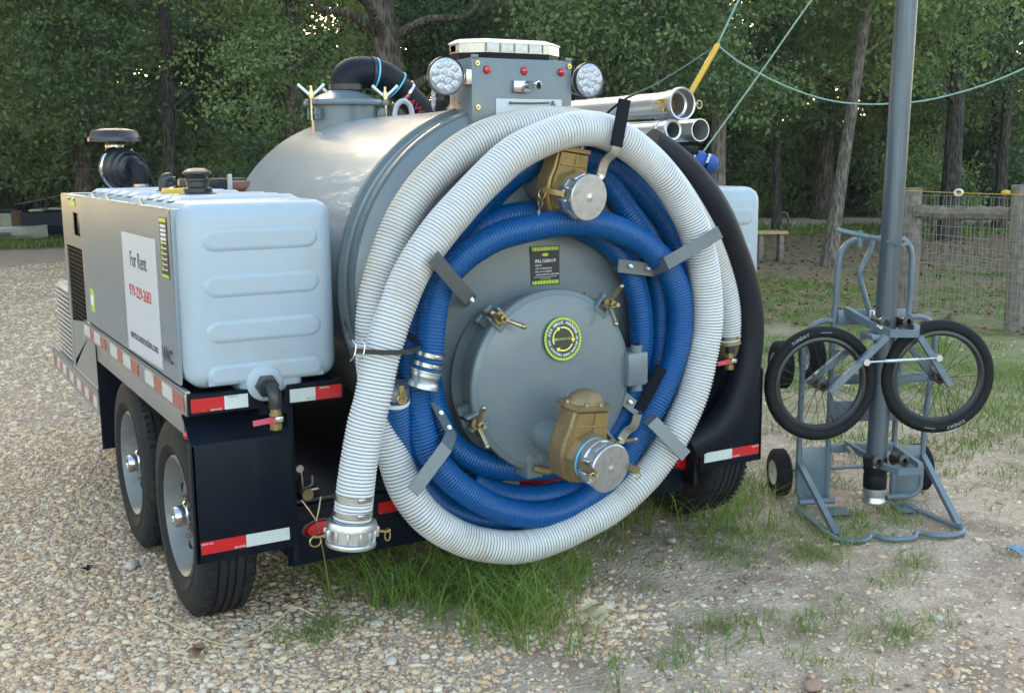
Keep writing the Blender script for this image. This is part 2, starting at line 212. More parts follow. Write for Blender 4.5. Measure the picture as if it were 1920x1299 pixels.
class G:
    def __init__(s): s.v=[]; s.f=[]; s.m=[]
    def add(s,v,f,mi=0,M_=None):
        o=len(s.v)
        if M_ is not None: v=[tuple(M_@Vector(q)) for q in v]
        s.v.extend(tuple(map(float,q)) for q in v); s.f.extend(tuple(i+o for i in q) for q in f)
        s.m.extend(mi if isinstance(mi,list) else [mi]*len(f)); return s
    def box(s,c,d,b=0,M_=None,mi=0,seg=2):
        bm=bmesh.new(); bmesh.ops.create_cube(bm,size=1); bmesh.ops.scale(bm,vec=d,verts=bm.verts); bmesh.ops.translate(bm,vec=c,verts=bm.verts)
        if b: bmesh.ops.bevel(bm,geom=bm.edges[:],offset=min(b,min(d)*.49),segments=seg,profile=.5,affect='EDGES')
        bm.verts.index_update(); s.add([q.co[:] for q in bm.verts],[[q.index for q in f.verts] for f in bm.faces],mi,M_); bm.free(); return s
    def bb(s,x0,x1,y0,y1,z0,z1,b=0,M_=None,mi=0,seg=2): return s.box(((x0+x1)/2,(y0+y1)/2,(z0+z1)/2),(x1-x0,y1-y0,z1-z0),b,M_,mi,seg)
    def lathe(s,prof,M_=None,n=24,mi=0,a0=0,a1=2*PI):
        full=abs(a1-a0-2*PI)<1e-6; k=n if full else n+1; v=[]
        for r,h in prof:
            for i in range(k): a=a0+(a1-a0)*i/n; v.append((r*math.cos(a),r*math.sin(a),h))
        f=[]; ms=[]
        for j in range(len(prof)-1):
            for i in range(n):
                i2=(i+1)%k; f.append((j*k+i,j*k+i2,(j+1)*k+i2,(j+1)*k+i)); ms.append(mi[j] if isinstance(mi,list) else mi)
        return s.add(v,f,ms,M_)
    def cyl(s,p0,p1,r0,r1=None,n=14,mi=0):
        r1=r0 if r1 is None else r1; p0=Vector(p0); p1=Vector(p1); L=(p1-p0).length
        return s.lathe([(0,0),(r0,0),(r1,L),(0,L)],Fr(p0,p1-p0),n,mi)
    def tube(s,path,r,n=8,closed=False,mi=0,caps=True):
        p=np.asarray(path,float); N=len(p)
        rr=np.full(N,r,float) if np.isscalar(r) else np.asarray(r,float)
        tg=np.roll(p,-1,0)-np.roll(p,1,0) if closed else np.gradient(p,axis=0); tg/=np.linalg.norm(tg,axis=1)[:,None]+1e-12
        u=np.cross(tg[0],(0,0,1.)); 
        if np.linalg.norm(u)<.1: u=np.cross(tg[0],(0,1.,0))
        u/=np.linalg.norm(u); U=[]
        for i in range(N):
            u=u-tg[i]*u.dot(tg[i]); u/=np.linalg.norm(u); U.append(u.copy())
        U=np.array(U); V=np.cross(tg,U); a=np.linspace(0,2*PI,n,endpoint=False)
        vv=(p[:,None]+rr[:,None,None]*(np.cos(a)[None,:,None]*U[:,None]+np.sin(a)[None,:,None]*V[:,None])).reshape(-1,3)
        f=[]; ms=[]
        for j in range(N if closed else N-1):
            j2=(j+1)%N
            for i in range(n):
                i2=(i+1)%n; f.append((j*n+i,j*n+i2,j2*n+i2,j2*n+i)); ms.append(mi[j%len(mi)] if isinstance(mi,list) else mi)
        if caps and not closed:
            f.append(tuple(range(n))[::-1]); f.append(tuple((N-1)*n+i for i in range(n))); ms+= [0,0] if isinstance(mi,list) else [mi,mi]
        return s.add(vv.tolist(),f,ms)
    def prism(s,poly,d,M_=None,mi=0,z0=0):
        n=len(poly); v=[(x,y,z0) for x,y in poly]+[(x,y,z0+d) for x,y in poly]
        f=[tuple(range(n))[::-1],tuple(range(n,2*n))]+[(i,(i+1)%n,n+(i+1)%n,n+i) for i in range(n)]
        return s.add(v,f,mi,M_)
    def sph(s,c,r,n=12,sc=(1,1,1),mi=0,M_=None):
        pr=[(max(1e-4,math.sin(PI*i/(n//2)))*r,-math.cos(PI*i/(n//2))*r) for i in range(n//2+1)]
        mm=Matrix.Translation(c)@Matrix.Diagonal((*sc,1)); mm=M_@mm if M_ is not None else mm
        return s.lathe(pr,mm,n,mi)
    def strip(s,pts,wdir,w,th,mi=0):
        P=[Vector(p) for p in pts]; wd=Vector(wdir).normalized(); v=[]
        for i,p in enumerate(P):
            t=((P[min(i+1,len(P)-1)]-P[i]).normalized()+(P[i]-P[max(i-1,0)]).normalized()).normalized()
            ww=(wd-t*wd.dot(t)).normalized(); nn=t.cross(ww)
            for a,b in ((-1,-1),(1,-1),(1,1),(-1,1)): v.append(tuple(p+ww*(a*w/2)+nn*(b*th/2)))
        f=[]
        for i in range(len(P)-1):
            for k_ in range(4): f.append((4*i+k_,4*i+(k_+1)%4,4*i+4+(k_+1)%4,4*i+4+k_))
        f+=[(3,2,1,0),tuple(4*(len(P)-1)+q for q in (0,1,2,3))]
        return s.add(v,f,mi)
def mkmesh(name,g,mats,sharp=38):
    me=bpy.data.meshes.new(name); me.from_pydata(g.v,[],g.f)
    for mm in (mats if isinstance(mats,(list,tuple)) else [mats]): me.materials.append(M[mm] if isinstance(mm,str) else mm)
    if any(g.m): me.polygons.foreach_set('material_index',g.m)
    me.polygons.foreach_set('use_smooth',[True]*len(g.f)); me.update()
    bm=bmesh.new(); bm.from_mesh(me); bmesh.ops.recalc_face_normals(bm,faces=bm.faces); bm.to_mesh(me); bm.free()
    me.set_sharp_from_angle(angle=R(sharp)); return me
WM={}
def meta(o,label=None,cat=None,group=None,kind=None):
    if label: o['label']=label
    if cat: o['category']=cat
    if group: o['group']=group
    if kind: o['kind']=kind
    return o
def thing(name,label,cat,loc=(0,0,0),rotz=0,group=None):
    o=bpy.data.objects.new(name,None); o.empty_display_size=.1; COL.objects.link(o); mm=T(*loc)@Matrix.Rotation(rotz,4,'Z'); o.matrix_local=mm; WM[o.name]=mm
    return meta(o,label,cat,group)
def part(name,g,mat,parent=None,Mx=None,label=None,sharp=38,kind=None):
    """Mx None: g is in world coordinates. Mx given: g is local and Mx places it under its parent."""
    if isinstance(g,G) and Mx is None and parent is not None:
        inv=WM[parent.name].inverted(); g.v=[tuple(inv@Vector(q)) for q in g.v]
    me=mkmesh(name,g,mat,sharp) if isinstance(g,G) else g
    o=bpy.data.objects.new(name,me); COL.objects.link(o); o.parent=parent
    if Mx is not None: o.matrix_local=Mx
    WM[o.name]=(WM[parent.name] if parent is not None else Matrix())@(Mx if Mx is not None else Matrix())
    return meta(o,label,kind=kind)
def cpart(me,name,parent,Mx):       # another object on the same mesh data
    o=bpy.data.objects.new(name,me); COL.objects.link(o); o.parent=parent; o.matrix_local=Mx; WM[o.name]=WM[parent.name]@Mx; return o
# flat print
def textmesh(s,size,mat,ext=0,sx=1,align='CENTER',bold=0):
    cu=bpy.data.curves.new('print','FONT'); cu.body=s; cu.size=size; cu.align_x=align; cu.align_y='CENTER'; cu.extrude=.0004; cu.resolution_u=3; cu.offset=bold
    o=bpy.data.objects.new('print',cu); me=bpy.data.meshes.new_from_object(o); bpy.data.objects.remove(o)
    me.materials.clear(); me.materials.append(M[mat]); me.transform(Matrix.Diagonal((sx,1,1,1))); return me
def text(name,s,size,mat,parent,o,x,y,sx=1,bold=0,label=None,align='CENTER'):
    me=textmesh(s,size,mat,sx=sx,bold=bold,align=align); x=Vector(x).normalized(); y=Vector(y).normalized()
    mm=Matrix((x,y,x.cross(y))).transposed().to_4x4(); mm.translation=Vector(o)
    ob=bpy.data.objects.new(name,me); COL.objects.link(ob); ob.parent=parent; ob.matrix_local=WM[parent.name].inverted()@mm; WM[ob.name]=mm
    return meta(ob,label)
def hose(path,r,pitch,dep,parent,name,mats,n=20,label=None):
    p=resample(catmull(path,10),pitch/4); N=len(p); rr=np.array([r,r,r-dep,r-dep]*(N//4+1))[:N]; s_=np.arange(N)*pitch/4; rr=rr+.0009*np.sin(s_*9+2*np.sin(s_*5.3)); wv=np.clip(np.minimum(s_,s_[-1]-s_)/.3,0,1); p=p+wv[:,None]*np.stack([.004*np.sin(s_*4.1+1),.003*np.sin(s_*5.7),.004*np.sin(s_*6.3+2)],1)
    g=G(); g.tube(p,rr,n,mi=[0,0,1,0]); return part(name,g,mats,parent,sharp=80,label=label),p
# ================================================================ the vacuum trailer
TR=thing('vacuum_trailer','grey tandem axle vacuum tank trailer with white side water tanks parked on gravel','trailer',(1.25,0,0))
def P(name,g,mat,parent=TR,**k): return part(name,g,mat,parent,**k)
# chassis, deck, bumper
g=G(); g.bb(.40,2.10,.14,3.1,.40,.438,.004); P('deck',g,'tread')
g=G(); g.bb(.352,2.148,.10,.13,.205,.41,.004); g.bb(.352,2.148,.10,.17,.405,.425,.003); P('bumper',g,'black')
g=G()
for x in (.62,1.88): g.bb(x-.04,x+.04,.15,3.3,.28,.398,.004)
for y in (.5,1.2,2.0,2.8): g.bb(.62,1.88,y-.03,y+.03,.3,.38)
g.cyl((.2,.395,.37),(2.3,.395,.37),.038); g.cyl((.2,1.24,.37),(2.3,1.24,.37),.038); P('chassis_frame',g,'black')
g=G(); g.bb(.78,.86,.2,1.6,.44,.75); g.bb(1.64,1.72,.2,1.6,.44,.75)
for y in (.25,.8,1.5): g.bb(.80,1.70,y-.03,y+.03,.44,.58)
P('tank_cradle',g,'black')
for x in (.34,2.14): g=G(); g.bb(x,x+.02,.02,1.74,.25,.83); P('inner_fender_wall',g,'black')
for sx in (0,1):
    X=(lambda x:2.5-x) if sx else (lambda x:x)
    def BB(g,a_,b_,*r,**k): x0,x1=sorted((X(a_),X(b_))); return g.bb(x0,x1,*r,**k)
    g=G(); BB(g,0,.345,0,.012,.316,.728,b=.003)                                 # rear mud panel, its slanted top and lip
    g.add([(X(0),0,.728),(X(.345),0,.728),(X(.345),.10,.815),(X(0),.10,.815),(X(0),.012,.726),(X(.345),.012,.726),(X(.345),.112,.813),(X(0),.112,.813)],
          [(0,1,2,3),(7,6,5,4),(0,3,7,4),(1,5,6,2),(0,4,5,1),(3,2,6,7)])
    BB(g,-.004,.012,.0,.03,.316,.73,b=.002)
    o=P('rear_fender',g,'black')
    fx=[(.014,.168,.348,.392,'red'),(.168,.322,.348,.392,'tapew')]
    for a,b,z0,z1,mt in fx:
        t=G(); BB(t,a,b,-.0035,-.001,z0,z1); tp=part('reflector_strip',t,mt,o)
    for (xa,za) in ((.035,.384),(.145,.355)):
        text('print','DOT-C2' if za>.37 else 'CE AMG',.009,'whiteink',o,(X(xa),-.0045,za),(1,0,0),(0,0,1),1.2)
    g=G(); BB(g,0,.345,1.755,1.77,.32,.83); P('front_fender_panel',g,'black')
    # tank platform: black rear faces with a notch for the drain, steel side trim
    g=G()
    zc=.8625
    for poly in ([(0,.828),(.262,.828),(.225,.897),(0,.897)],[(.318,.828),(.54,.828),(.54,.897),(.337,.897)]):
        pts=[(X(a),-b) for a,b in poly]; g.prism(pts,.03,Fr((0,.03,0),(0,-1,0),(1,0,0))@Matrix.Identity(4) if False else Matrix(((1,0,0,0),(0,0,1,0),(0,-1,0,0),(0,0,0,1))),z0=0)
    BB(g,.0,.54,.03,1.9,.828,.885,b=.002); BB(g,.24,.335,.004,.03,.800,.834)
    pl=P('tank_platform',g,'black')
    for a,b,mt,z0,z1 in ((.008,.119,'red',.838,.884),(.119,.199,'tapew',.838,.884),(.345,.437,'tapew',.834,.880),(.437,.533,'red',.834,.880)):
        t=G(); BB(t,a,b,-.0035,-.001,z0,z1); part('reflector_strip',t,mt,pl)
    for (xa,za) in ((.09,.842),(.15,.879),(.47,.874),(.42,.842)): text('print','DOT-C2',.008,'whiteink' if xa in(.09,.47) else 'greyink',pl,(X(xa),-.0045,za),(1,0,0),(0,0,1),1.2)
    g=G(); BB(g,-.006,.0,.012,2.0,.826,.906,b=.001); BB(g,-.006,.012,.012,2.0,.9,.908,b=.001); sr=P('side_rail',g,'steelh')
    ys=[(1.997,1.835,0),(1.835,1.726,1),(1.726,1.568,0),(1.568,1.439,1),(1.324,1.167,0),(1.167,1.045,1),(1.045,.889,0),(.889,.749,1),(.627,.477,0),(.477,.342,1),(.342,.185,0),(.185,.025,1)]
    for a,b,c in ys:
        t=G(); BB(t,-.009,-.0065,b+.002,a-.002,.840,.890); part('reflector_segment',t,('tapew','redfade')[c],sr)
    g=G(); BB(g,.004,.010,.10,1.76,.745,.826,b=.001); P('lower_rail',g,'steelh')
    # water tank
    g=G(); BB(g,.012,.534,.004,1.915,.905,1.525,b=.062,seg=6)
    g.bb(*sorted((X(.18),X(.40))),.006,.2,.872,.96,.03,seg=4)
    wt=P('water_tank',g,'poly',sharp=60,label=None)
    def emboss(cx,cz,w,h,d,M_,n=40,mm=14,parent=wt):
        g=G(); v=[]
        for j in range(mm+1):
            for i in range(n+1):
                u=-w/2+w*i/n; q=-h/2+h*j/mm
                dx=max(0,abs(u)-(w/2-h/2)); rr=math.hypot(dx,q)/(h/2); hh=d*(1-min(1,max(0,(rr-.68)/.32))**2*(3-2*min(1,max(0,(rr-.68)/.32)))) 
                v.append((cx+u,cz+q,hh-.0015))
        f=[(j*(n+1)+i,j*(n+1)+i+1,(j+1)*(n+1)+i+1,(j+1)*(n+1)+i) for j in range(mm) for i in range(n)]
        g.add(v,f,0,M_); part('moulded_rib',g,'poly',parent,sharp=70)
    RM=Matrix(((1,0,0,0),(0,0,-1,.004),(0,1,0,0),(0,0,0,1)))
    for z_,h_ in ((1.402,.082),(1.25,.082),(1.098,.082),(.955,.07)):
        emboss(X(.272),z_,.40,h_,.0075,RM)
    TM=Matrix(((0,1,0,0),(1,0,0,0),(0,0,-1,0),(0,0,0,1)))
    for y_ in (.30,.46,.62,1.0,1.2,1.4,1.6,1.78):
        TMm=Matrix(((0,1,0,X(.27)),(-1,0,0,y_),(0,0,1,1.525),(0,0,0,1)))@Matrix.Rotation(PI/2,4,'Z')
        emboss(0,0,.46,.085,.014,TMm,20,6)
    # steel cover sheet with folded lip, bolts
    g=G(); BB(g,-.003,.0,.09,1.858,.918,1.50,b=0); BB(g,-.003,.028,.075,1.858,1.499,1.503); 
    g.add([(X(-.003),.09,.918),(X(-.003),.075,1.503),(X(.045),.075,1.503),(X(.006),.09,.918)],[(0,1,2,3)])
    sp=P('side_panel',g,'steel')
    for y_ in (1.62,1.28,.62): t=G(); t.cyl((X(.014),y_,1.503),(X(.014),y_,1.512),.014,n=6); t.cyl((X(.014),y_,1.512),(X(.014),y_,1.522),.007); part('bolt',t,'zinc',sp)
    if not sx:
        lx=(0,-1,0); ly=(0,0,1)
        g=G(); poly=[(-.918,.925),(-.325,.934),(-.321,1.392),(-.915,1.389)]
        g.prism([(a,b) for a,b in poly],.002,Matrix(((0,0,-1,-.0035),(-1,0,0,0),(0,1,0,0),(0,0,0,1))))
        sg=part('rental_sign',g,'white',TR,label='white rental sign with phone number')
        text('print','For Rent',.085,'ink',sg,(-.0062,.63,1.291),lx,ly,.95)
        text('print','979-229-2683',.062,'redink',sg,(-.0062,.63,1.170),lx,ly,1.12,bold=.0006)
        text('print','mvrtxconstruction.com',.050,'ink',sg,(-.0062,.615,.997),lx,ly,1.0)
        text('print','VAC',.068,'ink',sp,(-.0062,.235,.996),lx,ly,1.12,bold=.001)
        g=G(); g.bb(-.0052,-.0032,.135,.242,1.268,1.473); dc=part('safety_decal',g,'decal',TR,label='black and lime safety decal')
        for z0,z1 in ((1.458,1.470),(1.271,1.281)): t=G(); t.bb(-.0062,-.0054,.137,.240,z0,z1); part('decal_band',t,'lime',dc)
        for i in range(4): t=G(); t.bb(-.0062,-.0054,.150,.226,1.440-i*.0145,1.449-i*.0145); part('decal_print',t,'whiteink',dc)
        for i in range(6): t=G(); t.bb(-.0062,-.0054,.205,.228,1.383-i*.018,1.395-i*.018); part('decal_mark',t,'lime',dc); t=G(); t.bb(-.0062,-.0054,.150,.200,1.386-i*.018,1.390-i*.018); part('decal_print',t,'whiteink',dc)
        g=G(); g.bb(-.0052,-.0032,1.668,1.765,.982,1.083); dc=part('safety_decal',g,'lime',TR)
        t=G(); t.bb(-.0062,-.0054,1.675,1.757,1.01,1.055); part('decal_print',t,'whiteink',dc)
        # filler cap, fitting, yellow jug on the tank top
        g=G(); g.lathe([(.0,0),(.066,0),(.066,.012),(.052,.016),(.052,.03),(.040,.036),(.040,.055),(.046,.058),(.046,.066),(.03,.07),(.032,.078),(.052,.082),(.052,.09),(.03,.102),(0,.104)],T(.205,.53,1.528),28); P('tank_filler_cap',g,'plastic')
        g=G(); g.bb(.17,.27,.85,.97,1.527,1.552,.006); P('yellow_bracket',g,'yellow')
        g=G(); g.tube(catmull([(.20,1.05,1.525),(.20,1.05,1.56),(.205,1.05,1.585),(.23,1.05,1.592)],5),.022,12); g.cyl((.20,1.05,1.527),(.20,1.05,1.54),.034); P('vent_elbow',g,'plastic')
        g=G(); pts=[(.235+.03*math.sin(i*.5),.97-i*.008,1.556+.004*math.sin(i*1.7)) for i in range(14)]; g.tube(pts,.0035,5); P('cap_chain',g,'black')
    # drain elbow and ball valve
    dx=X(.266) if not sx else X(.266)
    g=G(); g.lathe([(.0,.012),(.048,.012),(.060,.008),(.066,0)],Fr((dx-.005,.003,.915),(0,-1,0)),28); part('drain_boss',g,'poly',wt,sharp=70)
    g=G(); g.lathe([(0,0),(.040,0),(.040,.022),(.032,.024),(0,.024)],Fr((dx-.004,-.008,.905),(0,-1,0)),6)
    g.tube(catmull([(dx-.003,-.03,.903),(dx-.002,-.058,.902),(dx,-.078,.893),(dx,-.085,.872),(dx,-.085,.84)],5),[.024]*3+[.022]*18,14); g.cyl((dx-.003,-.03,.903),(dx-.003,-.044,.903),.029)
    de=P('drain_elbow',g,'plastic')
    g=G(); g.lathe([(0,0),(.020,0),(.021,.004),(.021,.02),(.017,.024),(.019,.032),(.019,.046),(.022,.049),(.022,.054),(.018,.058),(.018,.074),(0,.074)],T(dx,-.085,.768),8); dv=P('drain_valve',g,'brass')
    g=G(); g.bb(dx-.085,dx-.008,-.112,-.108,.796,.812,.003); g.strip([(dx-.085,-.110,.803),(dx-.02,-.110,.808)],(0,0,1),.018,.006); part('valve_handle',g,'redhandle',dv)
    g=G(); g.bb(dx-.01,dx+.018,-.114,-.106,.798,.816,.002); g.cyl((dx+.004,-.106,.806),(dx+.004,-.12,.806),.006,n=6); part('handle_nut',g,'zinc',dv)
    # wheels
def wheel_meshes():
    t=[(.222,-.032),(.236,-.010),(.262,.0),(.268,.003),(.272,.0),(.30,.003),(.335,-.003),(.352,-.012),(.362,-.024),(.367,-.036)]
    gr=[]
    for h in (-.052,-.085,-.112,-.145): gr+=[(.3705,h),(.361,h-.002),(.361,h-.009),(.3705,h-.011)]
    t=t+gr+[(a,-.205-b) for a,b in t[::-1]]
    g=G(); g.lathe(t,None,72)
    for i in range(72):                                             # shoulder lugs
        a=2*PI*i/72
        for h in (-.034,-.171): g.box((0,0,0),(.012,.010,.022),0,Matrix.Rotation(a,4,'Z')@T(.3655,0,h))
    tyre=mkmesh('tyre',g,'rubber',50)
    g=G(); g.lathe([(.222,-.034),(.227,-.016),(.221,-.008),(.213,-.014),(.206,-.030),(.199,-.036),(.192,-.07),(.183,-.082),(.168,-.076),(.145,-.062),(.10,-.052),(.078,-.056),(.075,-.08),(.0,-.08)],None,48)
    g.lathe([(.222,-.034),(.2,-.2),(.19,-.205)],None,48); rim=mkmesh('rim',g,'rim',45)
    g=G(); g.lathe([(.052,-.07),(.052,-.035),(.046,-.03),(.040,-.03),(.040,.002),(.036,.008),(.020,.010),(.018,.002),(0,.002)],None,24); hub=mkmesh('hub_cap',g,'chrome',40)
    g=G(); g.lathe([(.0,.0),(.016,0),(.016,.003),(0,.003)],Matrix.Diagonal((1,1.35,1,1)),14); shade_disc=mkmesh('slot_shade_disc',g,'black')  # solid black disc, its colour painting the dark inside an open rim slot
    g=G(); g.cyl((0,0,0),(0,0,.016),.0095,n=6); g.cyl((0,0,.016),(0,0,.024),.005); nut=mkmesh('wheel_nut',g,'zinc')
    return tyre,rim,hub,shade_disc,nut
tyre,rim,hub,shade_disc,nut=wheel_meshes()
for (x,y,s) in ((.022,.395,-1),(.022,1.240,-1),(2.478,.395,1),(2.478,1.24,1)):
    Mw=Fr((x-1.25,y,.37),(s,0,0),(0,1,0))@Matrix.Rotation(R(rnd.uniform(0,60)),4,'Z')
    we=bpy.data.objects.new('wheel',None); COL.objects.link(we); we.parent=TR; we.matrix_local=Mw; WM[we.name]=WM[TR.name]@Mw
    I=Matrix()
    for me,n in ((tyre,'tyre'),(rim,'rim'),(hub,'hub_cap')): cpart(me,n,we,I)
    for i in range(8): cpart(shade_disc,'slot_shade_disc',we,Matrix.Rotation(i*PI/4,4,'Z')@T(.152,0,-.0655)@Matrix.Rotation(R(-14),4,'Y'))
    for i in range(8): cpart(nut,'wheel_nut',we,Matrix.Rotation(i*PI/4+.4,4,'Z')@T(.082,0,-.055))
    if y<1 and s<0:
        g=G(); g.cyl((.19,0,-.06),(.165,0,-.025),.006); part('valve_stem',g,'plastic',we,I)
for (x,y,z) in ((.004,.055,.752),(2.496,.055,.752)): g=G(); g.sph((x,y,z),.014,12); P('marker_light',g,'redlens')
# tail lights and bumper strips
for x in (.475,2.155):
    g=G(); g.lathe([(0,.0),(.040,0),(.046,.006),(.046,.012),(.040,.014)],Fr((x,.10,.335),(0,-1,0))@Matrix.Diagonal((1.75,.82,1,1)),32); tl=P('tail_light',g,'plastic')
    g=G(); g.lathe([(.039,.010),(.034,.020),(.0,.024)],Fr((x,.10,.335),(0,-1,0))@Matrix.Diagonal((1.75,.82,1,1)),32); part('lens',g,'redlens',tl)
for x0,x1,mt in ((.70,.90,'red'),(1.12,1.165,'red'),(1.165,1.31,'tapew'),(1.31,1.52,'red'),(1.75,1.95,'tapew')):
    g=G(); g.bb(x0,x1,.0955,.098,.345,.390); P('reflector_strip',g,mt)
g=G(); g.cyl((.424,.16,.47),(.424,.085,.47),.017,n=12); g.cyl((.424,.10,.47),(.424,.082,.47),.022,n=10); vb=P('deck_valve',g,'brassd')
g=G(); g.tube([(.415,.12,.48),(.412,.11,.525),(.408,.108,.56)],[.009,.007,.006],8); g.cyl((.404,.10,.565),(.404,.108,.565),.014,n=14); part('gauge',g,'zinc',vb)
g=G(); g.tube([(.43,.12,.485),(.45,.11,.50),(.452,.11,.53)],.005,8); g.box((.455,.10,.483),(.03,.014,.008),.002); part('valve_lever',g,'zinc',vb)
# enclosure ahead of the tanks
g=G()
def sheet(g,y0,y1,z0,z1,x=0,t=.004): g.bb(x-t/2,x+t/2,y0,y1,z0,z1)
for x in (0,2.5):
    sheet(g,1.86,1.93,.905,1.496,x); sheet(g,2.40,2.476,.62,1.496,x); sheet(g,1.93,2.40,1.25,1.31,x); sheet(g,1.93,2.40,1.42,1.496,x); sheet(g,1.93,1.945,1.31,1.42,x); sheet(g,2.13,2.40,1.31,1.42,x)
    g.add([(x,1.93,.84),(x,2.40,.62),(x,2.40,.86),(x,1.93,.905)],[(0,1,2,3)])
    g.add([(x,1.77,.83),(x,1.77,.585),(x,2.476,.60),(x,2.476,.62),(x,1.93,.84)],[(0,1,2,3,4)])
g.bb(0,2.5,1.86,1.864,.91,1.49); g.bb(0,2.5,2.472,2.476,.62,1.5); g.bb(.0,2.5,1.864,2.472,1.468,1.472)
for a in ((0,.03,1.86,2.476),(2.47,2.5,1.86,2.476),(.03,2.47,1.86,1.885),(.03,2.47,2.45,2.476)): g.bb(*a,1.496,1.503,.001)
en=P('engine_enclosure',g,'steelh')
g=G()
for i in range(-3,26):                                               # expanded metal grille
    y=1.94+i*.024
    g.strip([(.004,max(1.94,y),1.24-max(0,1.94-y)*1.8),(.004,min(2.395,y+.2),1.24-(min(2.395,y+.2)-y)*1.8)],(0,1,.5),.005,.003) if y<2.39 else None
    g.strip([(.007,max(1.94,y),.88+max(0,1.94-y)*1.8),(.007,min(2.395,y+.2),.88+(min(2.395,y+.2)-y)*1.8)],(0,1,-.5),.005,.003) if y<2.39 else None
for z in np.arange(.88,1.25,.022): g.bb(.002,.006,1.935,2.40,z-.002,z+.002)
part('vent_grille',g,'black',en); g=G(); g.bb(.03,.034,1.9,2.44,.64,1.43); part('black_sheet',g,'black',en)  # plain black sheet set just behind the grille
g=G(); g.bb(.012,.02,1.94,2.13,1.31,1.42,.004); g.bb(-.002,.012,1.97,1.985,1.345,1.375,.003); part('door_latch',g,'plastic',en)
g=G(); g.bb(-.006,-.003,2.02,2.2,1.45,1.475); part('small_decal',g,'lime',en)
for y in (2.2,2.05): g=G(); g.cyl((0,y,1.484),(-.01,y,1.484),.008,n=8); part('bolt',g,'zinc',en)
# aluminium toolbox with pressed ribs and running board
g=G(); g.bb(.02,.62,2.50,3.03,.605,1.0,.004)
for i in range(15): z=.625+i*.0255; g.bb(.006,.024,2.50,3.03,z-.0085,z+.0085,.005)
for i in range(9): y=2.54+i*.055; g.bb(.04,.60,y-.016,y+.016,.998,1.008,.005)
P('toolbox',g,'alubox'); g=G(); g.bb(.3,.42,2.6,2.9,1.01,1.03,.006); P('lid_pad',g,'bluefab')
for sx in (0,1):
    x0=-.006 if not sx else 2.503
    g=G(); g.bb(x0,x0+.004,1.765,3.22,.485,.605); g.bb(min(x0,x0-(-.03 if not sx else .03)),max(x0,x0+(.03 if not sx else -.03)),1.765,3.22,.602,.608); g.bb(x0 if not sx else 2.2,.3 if not sx else x0,3.20,3.22,.48,.605)
    rb=P('running_board',g,'steelh')
    ys=[3.16,3.06,2.956,2.853,2.722,2.609,2.475,2.369,2.237,2.128,2.005,1.886,1.775]
    for i in range(12):
        t=G(); xx=x0-.003 if not sx else x0+.0045; t.bb(xx,xx+.0022,ys[i+1]+.002,ys[i]-.002,.512,.565); part('reflector_segment',t,('redfade','tapew')[i%2],rb)
    for y in (1.9,2.1): t=G(); t.cyl((.03 if not sx else 2.47,y,.61),(.03 if not sx else 2.47,y,.63),.009,n=6); part('bolt',t,'zinc',rb)
# front tongue
g=G(); g.bb(.35,2.15,2.5,3.2,.40,.60,.01); g.add([],[]); g.strip([(.7,3.1,.48),(1.25,4.4,.5)],(0,0,1),.12,.06); g.strip([(1.8,3.1,.48),(1.25,4.4,.5)],(0,0,1),.12,.06); g.cyl((1.25,4.25,.1),(1.25,4.25,.9),.03); P('drawbar',g,'black')
# air cleaner with rain cap
ac=bpy.data.objects.new('air_cleaner',None); COL.objects.link(ac); ac.parent=TR; ac.matrix_local=T(0,0,0); WM[ac.name]=WM[TR.name].copy()
fx,fy=.245,2.25
g=G(); g.lathe([(0,0),(.045,0),(.06,-.012),(.07,-.012),(.128,-.018),(.126,.002),(.120,.006),(.112,.030),(.104,.036),(.06,.045),(0,.047)],T(fx-.005,fy,1.775),40); part('rain_cap',g,'plastic',ac)
g=G(); g.lathe([(.048,.0),(.05,.08),(.044,.1),(.044,.14),(.05,.15)],T(fx-.005,fy,1.625),24); part('intake_neck',g,'plastic',ac)
g=G(); g.lathe([(.0465,0),(.0465,.012)],T(fx-.005,fy,1.727),24); part('hose_clamp',g,'chrome',ac)
A=Fr((fx+.02,fy-.05,1.625),(.35,-1,-.05)); g=G(); g.lathe([(0,.09),(.05,.09),(.055,.075),(.068,.07),(.072,.05),(.085,.045),(.088,.02),(.10,.01),(.104,-.02),(.108,-.022),(.108,-.04),(.098,-.045),(.096,-.075),(.085,-.085),(0,-.085)],A,40); part('filter_drum',g,'plastic',ac)
g=G(); g.lathe([(.106,-.018),(.112,-.024),(.112,-.036),(.106,-.042)],A,40); part('drum_clamp',g,'chrome',ac)
g=G(); g.tube(catmull([(fx+.05,fy-.13,1.635),(fx+.06,fy-.18,1.632),(fx+.068,fy-.205,1.60),(fx+.070,fy-.21,1.55),(fx+.075,fy-.21,1.47)],6),[.036]*9+[.042]*16,16); part('outlet_elbow',g,'hoserub',ac)
g=G(); g.lathe([(.0435,0),(.0435,.014)],T(fx+.071,fy-.21,1.535),24); part('hose_clamp',g,'chrome',ac)
g=G(); g.tube(catmull([(fx+.02,fy-.12,1.70),(fx+.07,fy-.15,1.69),(fx+.10,fy-.2,1.63),(fx+.12,fy-.24,1.55),(fx+.15,fy-.3,1.47)],6),.009,8); part('breather_tube',g,'hoserub',ac)
g=G(); g.bb(fx-.03,fx-.01,fy-.02,fy+.05,1.47,1.54); g.cyl((fx-.02,fy-.03,1.475),(fx-.02,fy-.03,1.50),.016,n=6); part('mounting_foot',g,'zinc',ac)
